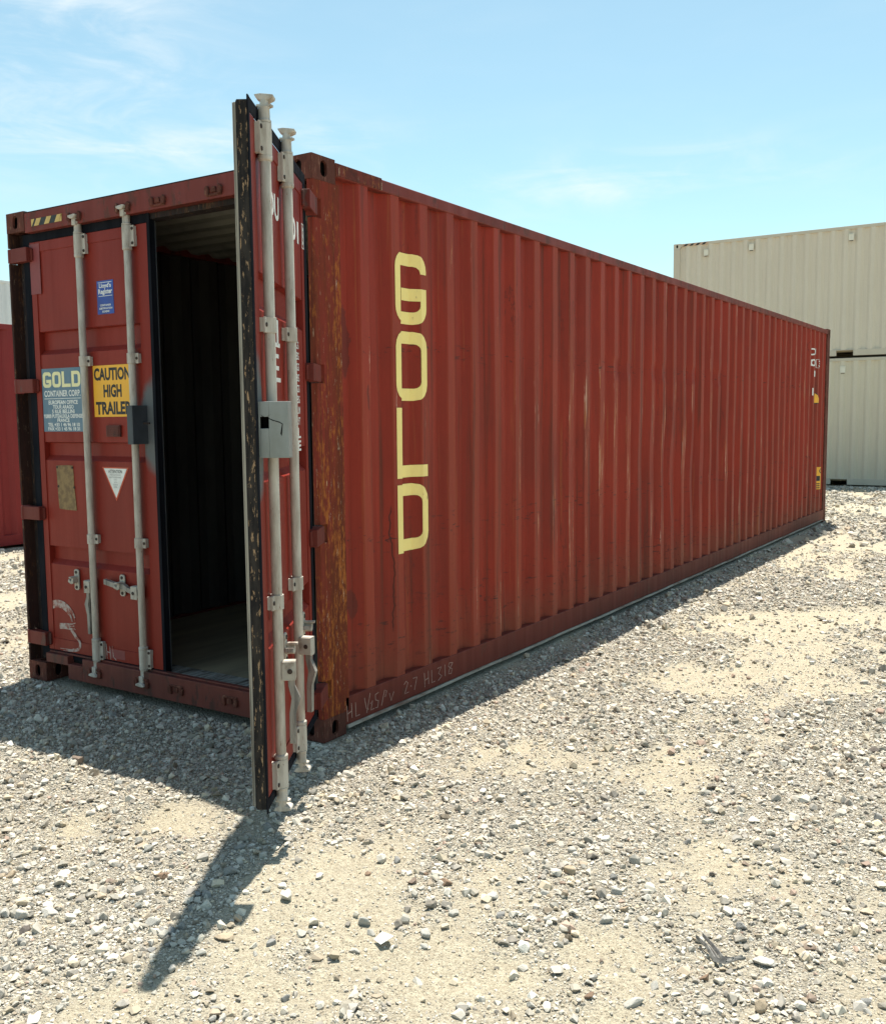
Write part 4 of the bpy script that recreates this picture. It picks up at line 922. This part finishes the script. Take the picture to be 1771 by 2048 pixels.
# squared block letters G O L D as outlines
def block_letter(ch, w, h, sw, sh):
    r = min(w, h)*0.30; ri = r*0.40
    O_out = rrect(0, w, 0, h, (r, r, r, r)); O_in = rrect(sw, w-sw, sh, h-sh, (ri,)*4)
    if ch == 'O': return [O_out, O_in]
    if ch == 'D': return [rrect(0, w, 0, h, (r*1.15, 0, 0, r*1.15)), rrect(sw, w-sw, sh, h-sh, (ri, 0, 0, ri))]
    if ch == 'L': return [[(0, 0), (w, 0), (w, sh), (sw, sh), (sw, h), (0, h)]]
    arc = lambda cx, cy, rr, a0, a1, n=6: [(cx+rr*math.cos(a), cy+rr*math.sin(a)) for a in np.linspace(a0, a1, n)]
    p = arc(w-r, h-r, r, 0, PI/2)+arc(r, h-r, r, PI/2, PI)+arc(r, r, r, PI, 1.5*PI)+arc(w-r, r, r, 1.5*PI, 2*PI)
    p += [(w, h*0.51), (w*0.40, h*0.51), (w*0.40, h*0.51-sh), (w-sw, h*0.51-sh)]
    p += arc(w-sw-ri, sh+ri, ri, 0, -PI/2)+arc(sw+ri, sh+ri, ri, 1.5*PI, PI)+arc(sw+ri, h-sh-ri, ri, PI, PI/2)+arc(w-sw-ri, h-sh-ri, ri, PI/2, 0, 4)
    p += [(w-sw, h*0.72), (w, h*0.72)]
    return [p]
mb = MB(); sheet(mb, -2.233, -1.850, 1.570, 1.953, 0)
x = -2.222
for ch in 'GOLD':
    v, f = fill2d(block_letter(ch, 0.083, 0.094, 0.023, 0.020))
    mb.add([(LX(x+a), YS-0.0006, 1.838+b) for a, b in v], f, 1); x += 0.0925
t_in(mb, 'CONTAINER CORP.', -2.213, -1.866, 1.782, 1.820, 2, 0.025); mb.box(LX(-2.215), LX(-1.866), YS-0.0006, YS+0.001, 1.7685, 1.772, 2)
for s_, a, b_, z0, z1 in (('EUROPEAN OFFICE', -2.175, -1.895, 1.735, 1.760), ('TOUR ARAGO', -2.135, -1.935, 1.708, 1.731), ('5 RUE BELLINI', -2.145, -1.930, 1.680, 1.704), ('92800 PUTEAUX/LA DEFENSE', -2.226, -1.856, 1.652, 1.676), ('FRANCE', -2.098, -1.980, 1.628, 1.650), ('TEL +33 1 46 96 18 10', -2.190, -1.885, 1.601, 1.624), ('FAX +33 1 45 96 18 31', -2.190, -1.885, 1.576, 1.598)):
    t_in(mb, s_, a, b_, z0, z1, 2, 0.028)
mb.build('owner_sign', [M['bluegrey'], M['cream'], M['white']], ld)
mb = MB(); sheet(mb, -1.744, -1.405, 1.656, 1.954, 0)
t_in(mb, 'CAUTION', -1.735, -1.415, 1.866, 1.940, 1, 0.04); t_in(mb, 'HIGH', -1.655, -1.495, 1.768, 1.843, 1, 0.04); t_in(mb, 'TRAILER', -1.728, -1.415, 1.669, 1.744, 1, 0.04)
mb.build('warning_sign', [M['amber'], M['blackprint']], ld)
mb = MB(); sheet(mb, -1.676, -1.532, 2.246, 2.436, 0)
mb.box(LX(-1.664), LX(-1.544), YS-0.0006, YS+0.001, 2.424, 2.427, 1); mb.box(LX(-1.662), LX(-1.542), YS-0.0006, YS+0.001, 2.347, 2.350, 1)
t_in(mb, "Lloyd's", -1.655, -1.550, 2.388, 2.421, 1, 0.03); t_in(mb, 'Register', -1.663, -1.541, 2.352, 2.389, 1, 0.03)
for s_, a, b_, z in (('CONTAINER', -1.652, -1.556, 2.291), ('CERTIFICATION', -1.660, -1.546, 2.273), ('SCHEME', -1.634, -1.572, 2.255)): t_in(mb, s_, a, b_, z, z+0.011, 1, 0.03)
mb.build('certificate_sticker', [M['blue'], M['white']], ld)
mb = MB(); tri = lambda k: [(LX(-1.5805+(-0.118*k)), 1.362-(1-k)*0.052), (LX(-1.5805), 1.164+(1-k)*0.135), (LX(-1.5805+0.118*k), 1.362-(1-k)*0.052)]
mb.prism(tri(1.0), YS, YS+0.002, 'xz', 0); mb.prism(tri(0.86), YS-0.0008, YS+0.0015, 'xz', 1)
def tt(s_, w, z, h, mi): text_in(mb, s_, LX(-1.5805-w/2), LX(-1.5805+w/2), z, z+h, YS-0.0014, mi, 0.01)
tt('ATTENTION', 0.122, 1.328, 0.019, 2)
for s_, w, z in (('THIS CONTAINER', 0.095, 1.313), ('MUST BE REPAIRED', 0.105, 1.299), ('ONLY', 0.028, 1.285), ('WITH', 0.028, 1.270), ('CORTEN', 0.042, 1.256), ('STEEL', 0.03, 1.242)): tt(s_, w, z, 0.008, 3)
mb.build('warning_sticker', [M['orange'], M['white'], M['blackprint'], M['greyprint']], ld)
mb = MB(); v, f = fill2d([[(-2.132, 1.362), (-2.03, 1.366), (-1.972, 1.365), (-1.966, 1.30), (-1.968, 1.24), (-1.958, 1.17), (-1.952, 1.092), (-2.05, 1.093), (-2.118, 1.098), (-2.124, 1.18), (-2.126, 1.27)]])
n = len(v); mb.add([(LX(a), YS-0.001, b) for a, b in v]+[(LX(a), YS+0.003, b) for a, b in v], f+[tuple(i+n for i in q) for q in f]+[(i, (i+1) % n, n+(i+1) % n, n+i) for i in range(n)])
for a, z in ((-2.122, 1.352), (-1.976, 1.352), (-2.118, 1.235), (-1.966, 1.232)): mb.lathe([(0.007, YS-0.003), (0.008, YS)], LX(a), z, 10, 1, 'y')
mb.build('data_plate', [M['brown'], M['bolt']], ld)
mb = MB(); sheet(mb, -1.632, -1.512, 1.540, 1.606, 0, YS-0.012, 0.012)
for k in range(6): mb.box(LX(-1.626), LX(-1.518), YS-0.017, YS-0.011, 1.546+k*0.0098, 1.5505+k*0.0098, 0)
mb.build('air_vent', M['sill'], ld)
mb = MB(); sheet(mb, -2.285, -2.188, 2.405, 2.705, 0, 0.0442, 0.0010); mb.build('repaint_patch', M['repaint'], ld)
mb = MB(); sheet(mb, -1.700, -1.560, 0.215, 0.270, 0, 0.0463, 0.0008); mb.build('repaint_patch', M['repaint'], ld)
# brushed white smears and a chalk mark
mb = MB(); g = random.Random(3)
def brush(pts, w, n=6, mi=0, yy=YS):
    pts = np.array(pts, float); t = np.linspace(0, 1, 14); k = np.linspace(0, 1, len(pts))
    cx_ = np.interp(t, k, pts[:, 0]); cz_ = np.interp(t, k, pts[:, 1])
    cx_[1:-1] = (cx_[:-2]+2*cx_[1:-1]+cx_[2:])/4; cz_[1:-1] = (cz_[:-2]+2*cz_[1:-1]+cz_[2:])/4
    for j in range(n):
        o = (j-(n-1)/2)/n*w; e = g.randint(8, 14)
        tx = np.gradient(cx_); tz = np.gradient(cz_); ln = np.hypot(tx, tz)+1e-9
        q = [(LX(a-o*dz/l*(1+0.5*i/14)), b+o*dx/l*(1+0.5*i/14)) for i, (a, b, dx, dz, l) in enumerate(zip(cx_, cz_, tx, tz, ln))][:e]
        ww = [w/n*1.7*(1-0.6*i/14) for i in range(len(q))]
        mb.ribbon(q, ww, yy-0.0004-0.00012*j, mi)
brush([(-2.242, 0.482), (-2.19, 0.500), (-2.12, 0.492), (-2.06, 0.455), (-2.035, 0.405), (-2.03, 0.38)], 0.042, 7)
brush([(-2.175, 0.356), (-2.11, 0.362), (-2.05, 0.362), (-2.01, 0.372)], 0.032, 6)
brush([(-2.06, 0.345), (-2.025, 0.312), (-2.005, 0.285)], 0.020, 4)
brush([(-2.015, 0.305), (-1.978, 0.285), (-1.972, 0.255), (-1.985, 0.228), (-2.03, 0.217), (-2.09, 0.214), (-2.15, 0.212), (-2.2, 0.211)], 0.016, 4, 0, 0.0464)
mb.build('paint_smear', M['chalk'], ld)
mb = MB()
for pl_ in ([(-1.728, 0.296), (-1.722, 0.205)], [(-1.695, 0.285), (-1.690, 0.205)], [(-1.728, 0.248), (-1.692, 0.246)], [(-1.672, 0.288), (-1.664, 0.222), (-1.640, 0.206)]): mb.ribbon([(LX(a), b) for a, b in pl_], 0.006, 0.0458)
mb.build('chalk_mark', M['chalk'], ld)
# lock box halves
def lockbox(par, s, u0, u1, z0, z1, dep, mat, hole):           # u1 = the side wall towards the free edge
    mb = MB(); xa, xb = s*u1, s*u0; t = 0.006; i_ = xa-s*t       # xa: end wall, xb: hinge-side end, walled in to keep the hole dark
    def bx(a, b, *r): mb.box(min(a, b), max(a, b), *r)
    d1 = 0.0445
    if hole:
        ya, yb, za, zb = 0.006, 0.038, z0+0.108, z0+0.150
        bx(xa, i_, -dep, ya, z0, z1, 0); bx(xa, i_, yb, d1, z0, z1, 0); bx(xa, i_, ya, yb, z0, za, 0); bx(xa, i_, ya, yb, zb, z1, 0)
    else: bx(xa, i_, -dep, d1, z0, z1, 0)
    bx(xb-(xb-i_)*0.06, xb, -dep+t, d1, z0+t, z1-t, 1 if hole else 0)  # end wall added to darken the hole, near-black on the holed half
    bx(i_, xb, -dep, -dep+t, z0, z1, 0); bx(i_, xb, -dep+t, d1, z1-t, z1, 0); bx(i_, xb, -dep+t, d1, z0, z0+t, 0)
    bx(i_-s*0.004, xb, d1-0.004, d1-0.0005, z0+t, z1-t, 1)  # near-black sheet over the door paint, shade put into its colour
    e = xa+s*0.0008
    def scr(y0, y1, za, zb): bx(xa, e, y0, y1, za, zb, 1)
    if hole:
        v = [(e, 0.004, zb+0.006), (e, -0.004, zb+0.010), (e, 0.016, zb-0.002), (e, 0.030, zb+0.001), (e, 0.036, zb+0.010), (e, 0.030, zb+0.004)]
        mb.add([(xa+s*0.0008, y, z) for _, y, z in v], [(0, 1, 2), (2, 3, 5), (3, 4, 5)], 1)
        P = [(0.006, zb-0.004), (-0.012, zb-0.012), (-0.034, zb-0.018), (-0.045, zb-0.026)]
        for (a, b), (c, d) in zip(P[:-1], P[1:]): mb.add([(e, a, b), (e, c, d), (e, c, d-0.004), (e, a, b-0.003)], [(0, 1, 2, 3)], 1)
        mb.add([(e, -0.046, zb-0.024), (e, -0.042, zb-0.03), (e, -0.036, zb-0.062), (e, -0.041, zb-0.07)], [(0, 1, 2, 3)], 1)
    else:
        bx(xa, xa+s*0.050, 0.012, 0.020, z0+0.112, z0+0.122, 2)
    mb.build('lock_box', [mat, M['void'], M['bolt'], M['boxgrey']], par, 0.003)
lockbox(ld, 1, LX(-1.325), LX(-1.278), 1.500, 1.716, 0.060, M['boxdark'], False)
lockbox(rd, -1, 1.135, 1.205, 1.490, 1.696, 0.066, M['boxgrey'], True)

# ---- white lettering of the open door
mb = MB()
def rt_in(s_, u0, u1, z0, z1, bold=0.02, y=0.0505): text_in(mb, s_, -u0, -u1, z0, z1, y, 0, bold)
rt_in('DU', 0.885, 0.695, 2.430, 2.530, 0.03); rt_in('01', 0.430, 0.255, 2.420, 2.520, 0.03)
rt_in('3', 0.183, 0.160, 2.432, 2.512, 0.02, 0.0452)
mb.box(-0.200, -0.196, 0.0448, 0.0466, 2.415, 2.528); mb.box(-0.158, -0.154, 0.0448, 0.0466, 2.415, 2.528)
mb.box(-0.196, -0.158, 0.0448, 0.0466, 2.524, 2.528); mb.box(-0.196, -0.158, 0.0448, 0.0466, 2.415, 2.419)
z = 1.985
for k, s_ in enumerate(('KGS', 'LBS', 'KGS', 'LBS', 'KGS', 'LBS', 'CU.M', 'CU.FT')):
    rt_in(s_, 0.415, 0.318, z-0.040, z-0.006, 0.012); z -= 0.0485
rt_in('L', 0.385, 0.312, 1.545, 1.592, 0.03); rt_in('E', 0.385, 0.312, 1.488, 1.535, 0.03)
for k, z in enumerate((1.938, 1.893, 1.845, 1.798)): mb.box(-0.86, -(0.745 if k in (0, 3) else 0.775), 0.0500, 0.0515, z-0.017, z)
mb.box(-0.800, -0.770, 0.0500, 0.0515, 1.93, 2.03)
mb.build('lettering', [M['white']], rd)

# ---- lettering of the long side
for ch, z0, z1 in (('G', 2.152, 2.540), ('O', 1.728, 2.112), ('L', 1.298, 1.688), ('D', 0.880, 1.262)):
    mb = MB(); lp = block_letter(ch, 0.300, z1-z0, 0.052, 0.068)
    v, f = fill2d(lp); wall_shape(mb, [(0.672+a, z0+b) for a, b in v], f)
    mb.build('painted_letter', [M['yellow']], side)
mb = MB()
def wrect(y0, y1, z0, z1, mi, off=0.0028): wall_shape(mb, [(y0, z0), (y1, z0), (y1, z1), (y0, z1)], [(0, 1, 2, 3)], mi, off)
text_on_wall(mb, 'DU', 10.80, 11.06, 2.465, 2.565, 0, 0.03); text_on_wall(mb, '01', 10.80, 11.04, 2.312, 2.412, 0, 0.03)
wrect(11.115, 11.33, 2.298, 2.302, 0); wrect(11.115, 11.33, 2.416, 2.420, 0); wrect(11.115, 11.122, 2.302, 2.416, 0); wrect(11.323, 11.33, 2.302, 2.416, 0)
text_on_wall(mb, '3', 11.16, 11.29, 2.315, 2.405, 0, 0.03); text_on_wall(mb, '1', 10.89, 11.01, 2.165, 2.250, 0, 0.03); wrect(10.862, 10.885, 1.90, 2.005, 0)
wall_shape(mb, [(11.085, 1.785), (11.375, 1.785), (11.10, 1.955)], [(0, 1, 2)], 2, 0.0026); wall_shape(mb, [(11.10, 1.797), (11.33, 1.797), (11.11, 1.935)], [(0, 1, 2)], 1, 0.0040)
wrect(11.27, 11.62, 0.52, 0.85, 1, 0.0026)
for s_, z in (('10', 0.755), ('1', 0.645), ('E', 0.535)): text_on_wall(mb, s_, 11.33, 11.56 if len(s_) > 1 else 11.46, z, z+0.075, 2, 0.03)
mb.build('lettering', [M['white'], M['amber'], M['blackprint']], side)
# chalk writing on the bottom rail, in the yz plane just proud of it
br_ = [o for o in hero.children if o.name.startswith('bottom_rail')][0]
mb = MB()
def stroke(pts, w=0.0045):
    t = MB().ribbon(pts, w, 0.0)
    mb.add([(0.0012-p[1], p[0], p[2]) for p in t.v], t.f)
def hl(y, z, h, w):
    stroke([(y, z+h), (y+0.004, z)]); stroke([(y+w, z+h*1.05), (y+w+0.004, z+0.01)]); stroke([(y, z+h*.45), (y+w, z+h*.55)])
    stroke([(y+w*1.9, z+h), (y+w*1.95, z+h*.1), (y+w*2.8, z+h*.12)])
hl(0.185, 0.062, 0.085, 0.038)
hl(0.905, 0.070, 0.085, 0.040)
stroke([(1.045, 0.150), (1.085, 0.152), (1.055, 0.118), (1.09, 0.095), (1.05, 0.075)]); stroke([(1.125, 0.155), (1.128, 0.085)])
stroke([(1.21, 0.150), (1.175, 0.155), (1.165, 0.135), (1.205, 0.112), (1.195, 0.085), (1.165, 0.090), (1.175, 0.115), (1.215, 0.150)])
stroke([(0.700, 0.135), (0.720, 0.150), (0.738, 0.138), (0.705, 0.080), (0.745, 0.082)]); stroke([(0.765, 0.112), (0.772, 0.110)], 0.006); stroke([(0.790, 0.150), (0.828, 0.150), (0.802, 0.080)])
stroke([(0.335, 0.15), (0.35, 0.09), (0.37, 0.08)]); stroke([(0.385, 0.165), (0.352, 0.065)]); stroke([(0.385, 0.105), (0.405, 0.12), (0.39, 0.07), (0.42, 0.072)])
stroke([(0.46, 0.15), (0.43, 0.145), (0.432, 0.115), (0.458, 0.105), (0.45, 0.07), (0.43, 0.072)]); stroke([(0.485, 0.07), (0.515, 0.15), (0.535, 0.14), (0.52, 0.11)]); stroke([(0.56, 0.12), (0.575, 0.075), (0.60, 0.12)])
mb.build('chalk_writing', M['chalkline'], br_)

# ------------------------------------------------------------------ neighbours
plain_container('shipping_container', 'beige container resting on the ground beneath another beige one', (-5.26, 19.77, 0.0), -PI/2, M['beigelow'], M['beigerail'], 12.192, 'beige containers stacked two high', pockets=((3.78, 4.14), (7.9, 8.26)), vents=((3.985, 2.632), (8.2, 2.632)))
plain_container('shipping_container', 'beige container stacked on top with small vents and striped corner', (-5.26, 19.77, HH+0.014), -PI/2, M['beige'], M['beigerail'], 12.192, 'beige containers stacked two high', pockets=((3.83, 4.19), (7.9, 8.26)), vents=((0.811, 2.623), (1.885, 2.645), (4.082, 2.642), (8.3, 2.64)), hazard=True)
plain_container('shipping_container', 'dull red closed container at the left picture edge', (-8.45, 2.2, 0.0), 0.0, M['red2'], M['red2'], 12.192)
plain_container('shipping_container', 'pale grey container at ground level behind the dull red one', (-23.42, 9.0, 0.0), 0.0, M['pale'], M['pale'], 12.192, 'pale grey containers stacked two high')
plain_container('shipping_container', 'pale grey container showing above the roof of the dull red one', (-23.42, 9.0, HH+0.004), 0.0, M['pale'], M['pale'], 12.192, 'pale grey containers stacked two high')
